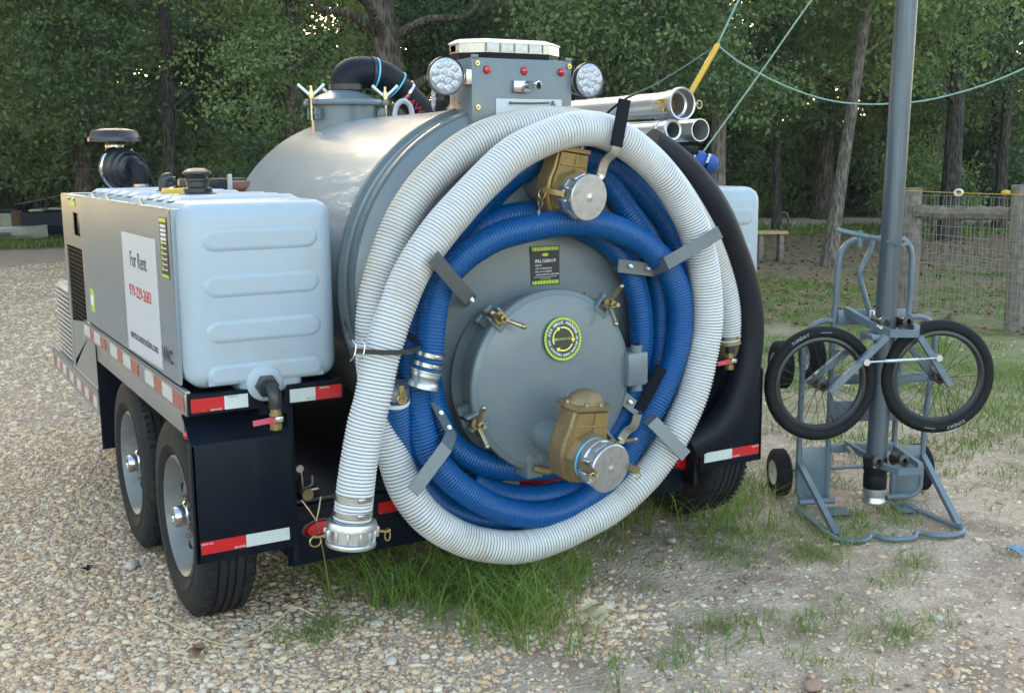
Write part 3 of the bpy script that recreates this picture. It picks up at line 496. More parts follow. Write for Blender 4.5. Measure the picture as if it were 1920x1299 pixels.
# things lying on the enclosure top
g=G(); g.bb(.56,.92,2.3,2.36,1.50,1.565,.006); P('control_panel_box',g,'plastic')
g=G()
for i in range(14):
    c=(.44+rnd.random()*.16,2.1+rnd.random()*.2,1.482+rnd.random()*.03); g.sph(c,.022+.012*rnd.random(),8,(1.2,1,.8))
P('fitting_cluster',g,'zinc')
g=G(); g.tube(catmull([(.42,2.15,1.48),(.42,2.15,1.54),(.45,2.15,1.565),(.50,2.15,1.56)],5),.02,10); P('vent_elbow',g,'plastic')

# ---------------------------------------------------------------- the vacuum tank
cx,cz,RB=1.25,1.19,.657
FB=Fr((cx,0,cz),(0,1,0))            # lathe axis along +Y
g=G(); prof=[(RB,.07),(RB,1.62)]
for i in range(1,13):
    a=i/12*PI/2; prof.append((RB*math.cos(a)+.0001,1.62+.22*math.sin(a)))
g.lathe(prof,FB,96); bt=P('tank_barrel',g,'barrel',sharp=50)
g=G()
g.lathe([(RB-.002,.0),(RB+.006,.0),(RB+.008,.012),(RB+.003,.03),(RB-.004,.06),(RB,.075)],FB,96)
g.lathe([(RB,.098),(RB+.018,.098),(RB+.021,.102),(RB+.021,.118),(RB+.018,.122),(RB,.122)],FB,96,a0=R(0),a1=R(360)); part('flange_ring',g,'grey',bt)
g=G(); head=[(RB-.002,.004)]
for i in range(13):
    r=(RB-.012)*(1-i/12); head.append((max(r,.0001),-.115*(1-(r/RB)**2)-.004))
g.lathe(head,FB,96); hd=part('rear_head',g,'grey',bt,sharp=50)
for a in (28,62,92,120,150): 
    q=R(a); g=G(); mm=FB@Matrix.Rotation(-q,4,'Z')@T(-RB-.004,0,.086); g.box((0,0,0),(.012,.045,.02),.003,mm); part('weld_tab',g,'grey',bt)
# lifting eye, side lug, tilt plate
g=G(); g.tube(catmull([(1.165,.9,1.835),(1.178,.9,1.885),(1.21,.9,1.905),(1.24,.9,1.885),(1.252,.9,1.835)],6),.0115,10); P('lifting_eye',g,'barrel')
g=G(); g.cyl((.62,1.6,1.535),(.72,1.55,1.535),.03); P('side_plug',g,'rust')
g=G(); g.bb(.515,.523,1.19,1.25,1.50,1.60,.004); P('hose_guide_plate',g,'barrel')
# manway on top
mx,my=1.13,1.40
mw=bpy.data.objects.new('top_manway',None); COL.objects.link(mw); mw.parent=TR; mw.matrix_local=Matrix(); WM[mw.name]=WM[TR.name].copy()
g=G(); g.lathe([(.155,1.77),(.155,1.905)],T(mx,my,0),56); part('manway_neck',g,'grey',mw)
g=G(); g.lathe([(.155,1.905),(.185,1.905),(.188,1.91),(.188,1.925),(.185,1.93),(.15,1.935),(.12,1.953),(.085,1.965),(.075,1.972),(.068,1.975),(0,1.976)],T(mx,my,0),56); part('manway_lid',g,'grey',mw)
def wingnut(parent,M_,s=1.0,mats=('gold','alu')):
    g=G(); g.cyl((0,0,-.10*s),(0,0,.055*s),.0065*s,n=10); g.cyl((0,0,0),(0,0,.034*s),.0125*s,.010*s,10); 
    o=part('clamp_bolt',g,mats[0],parent,M_); 
    g=G()
    for sg in (-1,1): g.tube([(sg*.006*s,0,.014*s),(sg*.030*s,0,.034*s),(sg*.054*s,0,.056*s)],[.0075*s,.0062*s,.0072*s],10); g.sph((sg*.055*s,0,.057*s),.0082*s,10)
    part('wing_nut',g,mats[1],parent,M_)
for a in (200,330,80):
    q=R(a); c=(mx+.195*math.cos(q),my+.195*math.sin(q)); Mz=T(c[0],c[1],1.93)@Matrix.Rotation(q+R(90 if a!=200 else 60),4,'Z')
    wingnut(mw,WM[mw.name].inverted()@T(c[0],c[1],1.935)@Matrix.Rotation(R(-25),4,'Z'),1.0,('brassl','whitepl'))
    g=G(); mm=T(mx,my,0)@Matrix.Rotation(q,4,'Z')
    for y in (-.022,.022): g.box((.185,y,1.918),(.05,.012,.024),.003,mm); g.box((.178,y*1.1,1.865),(.045,.007,.055),.003,mm)
    g.cyl(tuple(mm@Vector((.185,-.035,1.868))),tuple(mm@Vector((.185,.035,1.868))),.009,n=10); part('clamp_lug',g,'grey',mw)
g=G(); g.lathe([(.062,1.965),(.062,2.0)],T(mx+.012,my,0),24); part('rubber_gasket',g,'rust',mw)
ep=[(1.144,my,1.985),(1.146,my,2.02),(1.165,my,2.046),(1.20,my,2.058),(1.26,my,2.060),(1.33,my,2.045),(1.395,my,2.005),(1.46,my,1.950),(1.60,my,1.825),(1.78,my+.03,1.67)]
pp=catmull(ep,8); rr=[.074 if i<50 else .066 for i in range(len(pp))]
g=G(); g.tube(pp,rr,28); eh=part('suction_elbow',g,'hoserub',TR,sharp=60)
def ringat(i,r,w,mat,nm,par=eh,tilt=0): 
    t=Vector(pp[i+1]-pp[i-1]); g=G(); g.lathe([(r-.004,-w/2),(r,-w/2),(r,w/2),(r-.004,w/2)],Fr(pp[i],t),28); part(nm,g,mat,par)
ringat(1,.081,.026,'plastic','elbow_collar'); ringat(33,.079,.014,'plastic','elbow_collar'); ringat(35,.0775,.008,'cyan','blue_band'); ringat(48,.0775,.006,'cyan','blue_band'); ringat(54,.0725,.013,'chrome','hose_clamp')
dd=(Vector(pp[66])-Vector(pp[58])).normalized(); nn=Vector((-.35,-.86,-.2)); nn=(nn-dd*nn.dot(dd)).normalized()
text('print','RAW VAC',.05,'redink',eh,Vector(pp[60])+nn*.0668,dd,nn.cross(dd),1.1)

# control box with light bar and work lights
g=G(); g.bb(1.052,1.475,-.04,.165,1.62,2.010,.004)
for x in (1.052,1.448): g.bb(x,x+.027,-.043,-.035,2.008,2.020,.001)
cb=P('control_box',g,'grey')
for x,z in ((1.074,1.995),(1.462,1.995),(1.074,1.842),(1.462,1.842)): g=G(); g.cyl((x,-.04,z-.005),(x,-.046,z-.005),.010,n=6); g.sph((x,-.046,z-.005),.005,8); part('box_bolt',g,'brassl',cb)
for x in (1.113,1.268,1.428): g=G(); g.lathe([(.0155,0),(.0155,.004),(.012,.010),(0,.014)],Fr((x,-.04,1.968),(0,-1,0)),20); part('red_marker_light',g,'redlens',cb)
g=G(); g.box((1.25,-.049,1.912),(.07,.02,.042),.004); part('lock_bracket',g,'chrome',cb)
g=G(); g.cyl((1.268,-.05,1.918),(1.285,-.10,1.914),.014,n=20); g.lathe([(.014,0),(.0165,0),(.0165,.008),(.0125,.009)],Fr((1.286,-.10,1.914),(.017,-.05,-.004)),20); part('lock_barrel',g,'chrome',cb)
g=G(); g.lathe([(0,0),(.0125,0)],Fr((1.289,-.110,1.9132),(.017,-.05,-.004)),20); part('keyhole',g,'black',cb)
g=G(); g.bb(1.148,1.428,-.0435,-.041,1.66,1.868); pl=part('licence_paper',g,'white',cb)
text('print','TEXAS BUYER',.020,'ink',pl,(1.288,-.0445,1.797),(1,0,0),(0,0,1),.8)
text('print','NO PURCHASER REQUIRED',.011,'ink',pl,(1.265,-.0445,1.778),(1,0,0),(0,0,1),.8)
text('print','COPY',.085,'ink',pl,(1.288,-.0445,1.722),(1,0,0),(0,0,1),1.0,bold=.003)
g=G(); g.tube([(1.205,-.049,1.853),(1.30,-.049,1.853),(1.37,-.049,1.856)],.0035,8); g.sph((1.205,-.049,1.853),.006,8); g.tube(catmull([(1.385,-.05,1.862),(1.392,-.052,1.84),(1.385,-.05,1.815),(1.378,-.052,1.84),(1.385,-.05,1.862)],5),.0035,8); part('cord_hook',g,'roped',cb)
lb=bpy.data.objects.new('light_bar',None); COL.objects.link(lb); lb.parent=TR; lb.matrix_local=Matrix(); WM[lb.name]=WM[TR.name].copy()
def octo(x0,x1,y0,y1,c): return [(x0+c,y0),(x1-c,y0),(x1,y0+c*.8),(x1,y1-c*.8),(x1-c,y1),(x0+c,y1),(x0,y1-c*.8),(x0,y0+c*.8)]
g=G(); g.prism(octo(1.058,1.480,.0,.20,.08),.026,z0=2.008); g.prism(octo(1.10,1.44,.02,.18,.05),.012,z0=1.998); part('light_bar_base',g,'black',lb)
g=G(); g.prism(octo(1.056,1.482,-.003,.203,.08),.034,z0=2.034); part('light_bar_lens',g,'clear',lb)
a=octo(1.052,1.486,-.006,.206,.08); b=octo(1.072,1.466,.02,.18,.075)
g=G(); n=8; g.add([(x,y,2.072) for x,y in a]+[(x,y,2.084) for x,y in b]+[(x,y,2.067) for x,y in a],[(i,(i+1)%n,n+(i+1)%n,n+i) for i in range(n)]+[(2*n+i,2*n+(i+1)%n,(i+1)%n,i) for i in range(n)]+[tuple(range(n,2*n))]); part('light_bar_lid',g,'whitepl',lb)
for x in (1.13,1.19,1.25,1.31,1.37): g=G(); g.bb(x-.0025,x+.0025,-.0045,-.003,2.036,2.067); part('lens_divider',g,'greydark',lb)
for x in (1.16,1.22,1.28,1.34): 
    g=G(); g.bb(x-.022,x+.022,-.0042,-.0032,2.042,2.062,.0); part('led_module',g,'lamp',lb)
for x in (1.058,1.480): g=G(); s=-1 if x<1.2 else 1; g.bb(min(x,x+s*.002),max(x,x+s*.002),.09,.13,2.040,2.062); part('led_module',g,'lamp',lb)
def worklight(c,d,r,tilt=0):
    wl=bpy.data.objects.new('work_light',None); COL.objects.link(wl); wl.parent=TR; mm=WM[TR.name].inverted()@Fr(c,d); wl.matrix_local=mm; WM[wl.name]=WM[TR.name]@mm; I=Matrix()
    g=G(); g.lathe([(r*.92,-.004),(r,-.002),(r,-.02),(r*.97,-.022)],None,40); part('bezel',g,'plastic',wl,I)
    g=G(); g.lathe([(r*.97,-.02),(r*.95,-.03),(r*.6,-.055),(r*.4,-.06),(0,-.06)],None,40); part('lamp_housing',g,'whitepl' if r>.06 else 'plastic',wl,I)
    g=G(); g.lathe([(r*.93,-.005),(r*.6,-.001),(0,0)],None,40); part('lamp_lens',g,'lamp',wl,I)
    g=G()
    for i in range(13):
        rr_=r*(.62 if i<9 else .25); a=2*PI*i/9 if i<9 else 2*PI*i/4+.4; g.lathe([(.0145*r/.065,-.0015),(.011*r/.065,.0006),(.006*r/.065,.0002),(0,.0004)],T(rr_*math.cos(a),rr_*math.sin(a),.0003),10)
    part('led_reflector',g,'lens2',wl,I); return wl
worklight((.942,-.06,1.941),(-.12,-1,-.04),.067); worklight((1.545,-.06,1.941),(.05,-1,-.03),.066); worklight((.965,.10,1.87),(-1,.25,0),.045)
g=G(); g.bb(1.003,1.053,-.03,-.005,1.925,1.955,.003); g.bb(1.03,1.052,-.042,.01,1.915,1.968,.002); P('lamp_bracket',g,'zinc'); g=G(); g.bb(1.475,1.50,-.03,-.005,1.925,1.95,.003); P('lamp_bracket',g,'zinc')

# rear door
dcx,dcz,dy=1.257,.852,-.255
DM=Fr((dcx,dy,dcz),(0,-1,0),(1,0,0))    # local x=X, y=Z?, z towards the camera
g=G(); g.lathe([(.315,-.20),(.305,-.03),(.305,-.022)],DM,72); g.lathe([(.345,-.145),(.318,-.15),(.312,-.135)],DM,72); P('door_neck',g,'grey')
for rr0,hh0 in ((.318,-.150),(.306,-.036)):
    g=G(); g.tube([tuple(DM@Vector(((rr0+.0015*math.sin(i*7.3))*math.cos(2*PI*i/220),(rr0+.0015*math.sin(i*7.3))*math.sin(2*PI*i/220),hh0))) for i in range(220)],[.0042+.0012*math.sin(i*2.1) for i in range(220)],6,closed=True); P('weld_bead',g,'grey')
g=G(); pr=[(.305,-.03),(.335,-.03),(.338,-.026),(.338,-.006),(.333,0),(.322,.002),(.316,.008)]
for i in range(9): r=.316*(1-i/8); pr.append((max(r,.0001),.008+.035*(1-(r/.316)**2)**.8))
g.lathe(pr,DM,72); dr=P('rear_door',g,'grey',sharp=45)
def dpt(a,r,dz=0): q=R(a); return Vector((dcx+r*math.cos(q),dy-dz,dcz+r*math.sin(q)))
for a,wa in ((133,-25),(51,80),(198,95),(-48,20)):
    c=dpt(a,.352,.02); Mq=Fr(c,(0,-1,0),(1,0,0)); 
    g=G(); q=R(a); mm=Fr(dpt(a,.345,0),(0,-1,0),(math.cos(q),0,math.sin(q)))
    for y in (-.024,.024): g.box((-.008,y,.0),(.075,.012,.030),.003,mm)
    g.box((-.035,0,0),(.02,.05,.026),.003,mm); g.box((-.02,0,-.10),(.05,.07,.035),.004,mm)
    g.cyl(tuple(mm@Vector((.005,-.04,-.09))),tuple(mm@Vector((.005,.04,-.09))),.010,n=10); part('clamp_lug',g,'grey',dr)
    wingnut(dr,WM[dr.name].inverted()@Mq@Matrix.Rotation(R(wa),4,'Z'),1.25,('gold','gold'))
    g=G(); g.lathe([(.0,.018),(.022,.018),(.024,.014),(.024,.011)],Mq,16); part('washer',g,'brass',dr)
g=G(); g.bb(1.565,1.66,dy-.035,-.06,.80,.93,.012); g.cyl((1.62,dy-.01,.78),(1.62,dy-.01,.955),.022,n=18); part('hinge_block',g,'grey',dr); g=G(); g.cyl((1.62,dy-.01,.955),(1.62,dy-.01,.962),.012,n=12); part('hinge_pin',g,'black',dr)
g=G(); g.bb(1.13,1.20,dy-.02,-.1,.505,.60,.008); part('lower_lug',g,'grey',dr); g=G(); g.tube(catmull([(1.15,dy-.03,.55),(1.20,dy-.05,.535),(1.23,dy-.06,.55)],5),.014,10); g.sph((1.235,dy-.06,.552),.016,10); part('lower_fastener',g,'brassd',dr)
# round decal on the door
sc=Vector((1.268,dy-.046,1.014)); SM=Fr(sc,(-.02,-1,.10),(1,0,0)); 
def disc(r0,r1,z,mat,nm,par,n=64,a0=0,a1=2*PI):
    g=G(); g.lathe([(r0,z),(r1,z)] if r0>0 else [(0.0001,z),(r1,z)],SM,n,a0=a0,a1=a1); return part(nm,g,mat,par)
st=disc(0,.0795,0.0,'decal','walk_around_decal',TR); st['label']='round black and lime walk around decal'
disc(.069,.078,.0006,'lime','decal_ring',st); disc(.050,.068,.0006,'greyink','decal_ring',st)
for i in range(40):
    a=2*PI*i/40; g=G(); g.add([(.0695*math.cos(a),.0695*math.sin(a),.001),(.0775*math.cos(a+.06),.0775*math.sin(a+.06),.001),(.0775*math.cos(a+.13),.0775*math.sin(a+.13),.001),(.0695*math.cos(a+.07),.0695*math.sin(a+.07),.001)],[(0,1,2,3)],0,SM); part('decal_stripe',g,'limed',st)
for a0,a1 in ((202,108),(98,-14),(-28,-128)):
    q0,q1=R(a1+12),R(a0); g=G(); g.lathe([(.039,.0011),(.0445,.0011)],SM,24,a0=q0,a1=q1)
    e=R(a1+12); c=Vector((.0418*math.cos(e),.0418*math.sin(e),0)); t=Vector((math.sin(e),-math.cos(e),0)); n_=Vector((math.cos(e),math.sin(e),0))
    g.add([tuple(c+n_*.0085+Vector((0,0,.0013))),tuple(c-n_*.0085+Vector((0,0,.0013))),tuple(c+t*.015+Vector((0,0,.0013)))],[(0,1,2)],0,SM); part('decal_arrow',g,'yelink',st)
def arctext(s,r,size,amid,flip,mat,par):
    st_=.78*size/r*(1 if not flip else 1)
    for i,ch in enumerate(s):
        if ch==' ': continue
        d=(i-(len(s)-1)/2)*st_; a=R(amid)-d if not flip else R(amid)+d
        me=textmesh(ch,size,mat,bold=.0003); z=a-PI/2 if not flip else a+PI/2
        mm=SM@T(r*math.cos(a),r*math.sin(a),.0012)@Matrix.Rotation(z,4,'Z'); ob=bpy.data.objects.new('print',me); COL.objects.link(ob); ob.parent=par; ob.matrix_local=WM[par.name].inverted()@mm; WM[ob.name]=mm
arctext('360 WALK AROUND',.059,.0135,92,False,'whiteink',st); arctext('USE SPOTTERS WHEN BACKING UP',.059,.0088,-86,True,'whiteink',st)
text('print','ECONO-VAC',.0105,'lime',st,SM@Vector((.004,.0,.0015)),SM.to_3x3()@Vector((1,0,0)),SM.to_3x3()@Vector((0,1,0)),1.0)
g=G(); g.lathe([(.0035,.0014),(.0062,.0014)],SM@T(-.0325,0,0),4); part('decal_logo',g,'lime',st)
# spill decal on the head
DX,DZ=1.305,1.262; DY=-.115*(1-((DX-cx)**2+(DZ-cz)**2)/RB**2)-.0075
g=G(); g.bb(DX-.062,DX+.062,DY-.001,DY,DZ-.072,DZ+.072); sd_=part('spill_decal',g,'decal',TR,label='black spill clean up decal with lime bars')
for z in (.062,-.062): g=G(); g.bb(DX-.057,DX+.057,DY-.0018,DY-.001,DZ+z-.0065,DZ+z+.0065); part('decal_band',g,'lime',sd_)
for k_ in range(2):
    for i in range(9):
        g=G(); x=DX-.054+i*.0125; z=DZ+(.062,-.062)[k_]; g.add([(x,DY-.0022,z-.0065),(x+.005,DY-.0022,z-.0065),(x+.009,DY-.0022,z+.0065),(x+.004,DY-.0022,z+.0065)],[(0,1,2,3)]); part('decal_stripe',g,'limed',sd_)
text('print','SPILL CLEAN UP',.0165,'whiteink',sd_,(DX,DY-.002,DZ+.017),(1,0,0),(0,0,1),.78,bold=.0002)
for i,s in enumerate(('KEEP KIT','USE TO ABSORB ANY','SPILL TO ACCIDENTS','ENVIRONMENTAL DISASTERS')): text('print',s,.0085,'whiteink',sd_,(DX-.045+(.003 if i==3 else 0),DY-.002,DZ+.001-i*.0115),(1,0,0),(0,0,1),.9,align='LEFT')
g=G(); g.bb(DX-.05,DX+.05,DY-.002,DY-.0012,DZ-.0425,DZ-.0415); part('decal_line',g,'whiteink',sd_)
text('print','ECONO-VAC',.008,'lime',sd_,(DX,DY-.002,DZ-.049),(1,0,0),(0,0,1),1.0); g=G(); g.sph((DX,DY-.0015,DZ+.040),.012,10,(1.2,.05,.5)); part('decal_logo',g,'lime',sd_)

# gate valves: local z runs out of the tank along the bore, local y is up
def gate_valve(P0,axis,spin,s,lower):
    gv=bpy.data.objects.new('gate_valve',None); COL.objects.link(gv); gv.parent=TR; mm=WM[TR.name].inverted()@Fr(P0,axis,(1,0,0))
    # x right, z outwards -> y must be up
    if (mm.to_3x3()@Vector((0,1,0))).z<0: mm=mm@Matrix.Rotation(PI,4,'Z')
    mm=mm@Matrix.Rotation(R(spin),4,'Z'); gv.matrix_local=mm; WM[gv.name]=WM[TR.name]@mm; I=Matrix()
    if (mm.to_3x3()@Vector((1,0,0))).x<0: sxx=-1
    else: sxx=1
    L=.128 if lower else .10
    g=G(); g.lathe([(.072,-.12),(.064,-.10),(.058,-.08),(.058,L-.02)],None,32); part('pipe_stub',g,'grey',gv,I)
    g=G(); pts=[(-.078,-.045),(-.058,-.078),(-.03,-.094),(.0,-.099),(.03,-.094),(.058,-.078),(.078,-.045),(.094,-.012),(.096,.022),(.086,.052),(.074,.085),(.070,.148),(-.070,.148),(-.076,.085),(-.088,.045),(-.090,.0)]
    pts=[(a*s*sxx,b*s) for a,b in pts]; g.prism(pts,.078*s,T(0,0,L)); vb=part('valve_body',g,'brassd' if lower else 'brass',gv,I,sharp=25); bv=vb.modifiers.new('round','BEVEL'); bv.width=.012; bv.segments=3; bv.limit_method='ANGLE'; bv.angle_limit=R(40)
    sm=[(a*.90,b*.93+.004) for a,b in pts]; g=G(); g.prism(sm,.012*s,T(0,0,L+.078*s)); part('body_face',g,'brass',gv,I)
    g=G(); g.box((0,.10*s,L+.092*s),(.125*s,.006*s,.008*s),.002); g.box((.008*s,.09*s,L+.092*s),(.006*s,.10*s,.008*s),.002); part('casting_rib',g,'brass',gv,I)
    g=G(); lid=[(-.086,-.008),(-.07,-.052),(.07,-.052),(.086,-.008),(.086,.012),(.07,.056),(-.07,.056),(-.086,.012)]
    g.prism([(a*s,b*s) for a,b in lid],.014*s,Matrix(((1,0,0,0),(0,0,1,.148*s),(0,-1,0,L+.038*s),(0,0,0,1)))); 
    g.lathe([(.074*s,0),(.070*s,.012*s),(.055*s,.03*s),(.03*s,.042*s),(0,.045*s)],Matrix(((1,0,0,0),(0,0,1,.160*s),(0,-.62,0,L+.038*s),(0,0,0,1))),28); part('valve_bonnet',g,'brassd' if lower else 'brass',gv,I,sharp=30)
    for x,z in ((-.072,0),(.072,0),(-.03,-.044),(.03,-.044),(-.03,.044),(.03,.044)):
        g=G(); g.cyl((x*s,.162*s,L+.038*s-z*s),(x*s,.172*s,L+.038*s-z*s),.0075*s,n=6); part('bonnet_bolt',g,'zinc',gv,I)
    g=G(); g.lathe([(.082*s,L+.084*s),(.086*s,L+.09*s),(.080*s,L+.118*s)],None,8); g.lathe([(.058*s,L+.118*s),(.08*s,L+.118*s)],None,8); part('hex_collar',g,'brassd' if lower else 'brass',gv,I,sharp=20)
    z0=L+.118*s
    if lower: g=G(); g.lathe([(.068,z0-.002),(.0785,z0),(.0785,z0+.006),(.068,z0+.008)],None,40); part('gasket',g,'cyan',gv,I); z0+=.008
    g=G(); kf=1.07 if lower else 1.0; g.lathe([(q_*kf,h_) for q_,h_ in [(.066,z0-.01),(.072,z0),(.076,z0+.006),(.077,z0+.03),(.073,z0+.036),(.073,z0+.070),(.080,z0+.074),(.081,z0+.085),(.078,z0+.089),(.020,z0+.090),(.012,z0+.090),(0,z0+.095)]],None,56); cp=part('cap',g,'alu',gv,I,sharp=35)
    for a in (60,120,240,300): 
        q=R(a); mq=Matrix.Rotation(q,4,'Z'); g=G(); g.box((.077,0,z0+.05),(.010,.05,.034),.005,mq); part('cap_boss',g,'alu',gv,I)
    for a in (0,180):
        mq=Matrix.Rotation(R(a),4,'Z')
        for y in (-.022,.022): g=G(); g.box((.081,y,z0+.045),(.022,.010,.045),.004,mq); part('cap_ear',g,'alu',gv,I)
    for a in (0,180):
        mq=Matrix.Rotation(R(a),4,'Z')
        g=G()
        if lower: g.strip([tuple(mq@Vector(p)) for p in ((.086,0,z0+.03),(.088,0,z0+.07),(.096,0,z0+.115),(.104,0,z0+.125))],mq.to_3x3()@Vector((0,1,0)),.022,.010); rp=(.102,0,z0+.118)
        else: g.strip([tuple(mq@Vector(p)) for p in ((.082,0,z0+.05),(.094,0,z0+.035),(.108,0,z0-.005),(.114,0,z0-.03))],mq.to_3x3()@Vector((0,1,0)),.018,.009); rp=(.116,0,z0-.03)
        part('cam_arm',g,'brassd' if lower else 'brass',gv,I)
        c=mq@Vector(rp); g=G(); n=18
        ring=[tuple(c+Vector((.006*math.cos(2*PI*i/n),-.014+.017*math.sin(2*PI*i/n),.012*math.cos(2*PI*i/n)))) for i in range(n)]
        g.tube(ring,.0022,6,closed=True); part('pull_ring',g,'brassl',gv,I)
        if not lower:
            g=G(); b=c+Vector((0,-.03,0)); pth=[(0,0,0),(-.008,-.01,0),(-.010,-.02,0),(-.004,-.034,0),(.004,-.05,0),(-.003,-.07,0),(-.008,-.082,0)]; pt2=[(0,0,0),(.009,-.01,0),(.010,-.02,0),(.003,-.034,0),(-.005,-.05,0),(.003,-.07,0),(.009,-.085,0)]
            for q_ in (pth,pt2): g.tube([tuple(b+Vector(k_)*.95) for k_ in catmull(q_,3)],.0016,6)
            part('cotter_pin',g,'chrome',gv,I)
    return gv
gate_valve((1.292,-.085,1.553),(.04,-.37,-.045),-8,.98,False)
gate_valve((1.200,-.285,.668),(.045,-.33,-.05),-8,1.10,True)
def lever(pts,grip,wd,par_label):
    g=G(); g.strip(catmull(pts,5),wd,.034,.007); g.cyl(pts[0],tuple(Vector(pts[0])+Vector((-.01,-.022,0))),.010,n=6); o=part('valve_lever',g,'zinc',TR)
    g=G(); a,b=Vector(grip[0]),Vector(grip[1]); g.strip([a,a*.67+b*.33,a*.33+b*.67,b,b+(b-a)*.05],wd,.043,.015); 
    g2=g; part('grip',g2,'black',o,sharp=60); return o
lever([(1.397,-.345,1.587),(1.411,-.355,1.640),(1.430,-.378,1.668),(1.436,-.385,1.70)],[(1.436,-.386,1.692),(1.463,-.395,1.845)],(1,0,-.17),'')
lever([(1.423,-.44,.649),(1.447,-.445,.680),(1.467,-.46,.70),(1.477,-.47,.745)],[(1.480,-.472,.757),(1.564,-.49,.903)],(1,0,-.55),'')
for nm,side in (('BRACKET_UL',(.75,0,.66)),('BRACKET_UR',(.1,0,1)),('BRACKET_LL',(.8,0,-.5)),('BRACKET_LR',(.6,0,.7))):
    pts=[Vector(p) for p in globals()[nm]]; g=G(); g.strip(pts,side,.050,.006); o=P('hose_bracket',g,'greydark' if nm in('BRACKET_UL','BRACKET_UR') else 'grey',sharp=20)
    a,b=(pts[1],pts[2]) if len(pts)>4 else (pts[0],pts[1])
    for t in (.3,.8): c=a.lerp(b,t); g=G(); g.cyl(c,c+Vector((-.002,-.014,.004)),.0085,n=6); g.cyl(c+Vector((0,-.012,0)),c+Vector((-.003,-.024,.004)),.005,n=8); part('bracket_bolt',g,'zinc',o)

# ================================================================ hoses hung on the trailer
wh=thing('suction_hose','white ribbed suction hose with a metal coupling hanging in a big coil','hose',WHITE_HOSE[0])
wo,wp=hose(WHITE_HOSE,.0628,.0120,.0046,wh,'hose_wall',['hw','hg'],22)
def along(p,i,back=False): return Vector(p[i+2]-p[i]).normalized()
def bandat(c,d,r,w,mat,nm,par,buckle=True):
    g=G(); g.lathe([(r-.002,-w/2),(r,-w/2),(r,w/2),(r-.002,w/2)],Fr(c,d,(0,-1,0)),32)
    o=part(nm,g,mat,par)
    if buckle:
        mm=Fr(c,d,(0,-1,0)); g=G(); g.box((r+.003,0,0),(.006,.02,w*.9),.0015,mm); part('buckle',g,'chrome',o)
d0=along(wp,2)
for k_ in (.045,.098): c=Vector(wp[0])+d0*k_; bandat(c,d0,.0655,.017,'zinc','band_clamp',wh)
mm=Fr(wp[0],-d0,(1,0,0)); g=G()
g.lathe([(.0665,-.022),(.080,-.018),(.084,-.006),(.084,.006),(.074,.010),(.074,.046),(.082,.050),(.084,.056),(.082,.064),(.074,.068),(.066,.066),(.064,-.01),(.0,-.012)],mm,48)
for i in range(12): a=2*PI*i/12; g.box((.076,0,.028),(.010,.007,.04),.002,mm@Matrix.Rotation(a,4,'Z'))
part('female_coupling',g,'alu',wh,sharp=35)
for s in (0,1):
    mq=mm@Matrix.Rotation(s*PI,4,'Z'); g=G()
    for y in (-.014,.014): g.box((.084,y,.022),(.016,.008,.036),.003,mq)
    part('coupling_ear',g,'alu',wh)
    g=G(); g.strip([tuple(mq@Vector(q)) for q in ((.082,0,.018),(.10,0,.024),(.122,0,.028),(.136,0,.022))],mq.to_3x3()@Vector((0,1,0)),.016,.007); part('cam_arm',g,'brassl',wh)
    c=mq@Vector((.126,0,.03)); n=18; g=G(); g.tube([tuple(c+Vector((.019*math.cos(2*PI*i/n)*(1 if s else .5),-.006,-.012+.017*math.sin(2*PI*i/n)))) for i in range(n)],.0028,6,closed=True); part('pull_ring',g,'brassl',wh)
# far end of the white hose: clamp and coupling
e=Vector(wp[-1]); de_=Vector(wp[-1]-wp[-4]).normalized(); bandat(e-de_*.03,de_,.0655,.015,'zinc','band_clamp',wh)
g=G(); g.lathe([(.064,-.01),(.07,0),(.062,.01),(.060,.05),(.055,.06),(.050,.09),(.045,.09),(0,.085)],Fr(e,de_),32); part('male_coupling',g,'brassd',wh)

def blue(nm,path,label,cpl):
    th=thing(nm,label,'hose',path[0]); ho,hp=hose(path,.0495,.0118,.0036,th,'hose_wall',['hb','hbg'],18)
    d=along(hp,2)
    for k_ in ((.028,.062) if cpl==1 else (.02,)): bandat(Vector(hp[0])+d*k_,d,.0520,.014,'zinc' if cpl==1 else 'whitepl','band_clamp',th,cpl==1)
    mm=Fr(hp[0],-d,(1,0,0)); g=G()
    if cpl==1: g.lathe([(.048,-.01),(.056,-.008),(.056,-.003),(.050,.0),(.050,.012),(.045,.018),(.044,.027),(.050,.032),(.053,.040),(.054,.052),(.046,.054),(.042,.052),(.04,.0),(0,0)],mm,36); part('male_adapter',g,'alu',th,sharp=35)
    else:
        g.lathe([(.05,0),(.052,.004),(.052,.04),(.045,.044),(0,.044)],mm,32); part('female_coupling',g,'alu',th)
        g=G(); g.box((0,-.056,.03),(.018,.008,.07),.003,mm); part('cam_arm',g,'brassl',th)
        c=Vector(hp[0])+Vector((0,-.062,.0)); g=G(); g.tube([tuple(c+Vector((.015*math.cos(2*PI*i/16),0,.015*math.sin(2*PI*i/16)))) for i in range(16)],.0025,6,closed=True); part('pull_ring',g,'brassl',th)
    return th
blue('blue_hose',BLUE_HOSE_A,'blue ribbed hose whose banded end points down left of the round door','x' and 1)
blue('blue_hose',BLUE_HOSE_B,'blue ribbed hose coiled behind the others with its end tucked beside the white hose',2)
bh=thing('black_hose','smooth black rubber hose curving down in front of the right water tank','hose',BLACK_HOSE[0])
g=G(); p_=resample(catmull(BLACK_HOSE,10),.03); g.tube(p_,.066,28); part('hose_wall',g,'hoserub',bh,sharp=80)
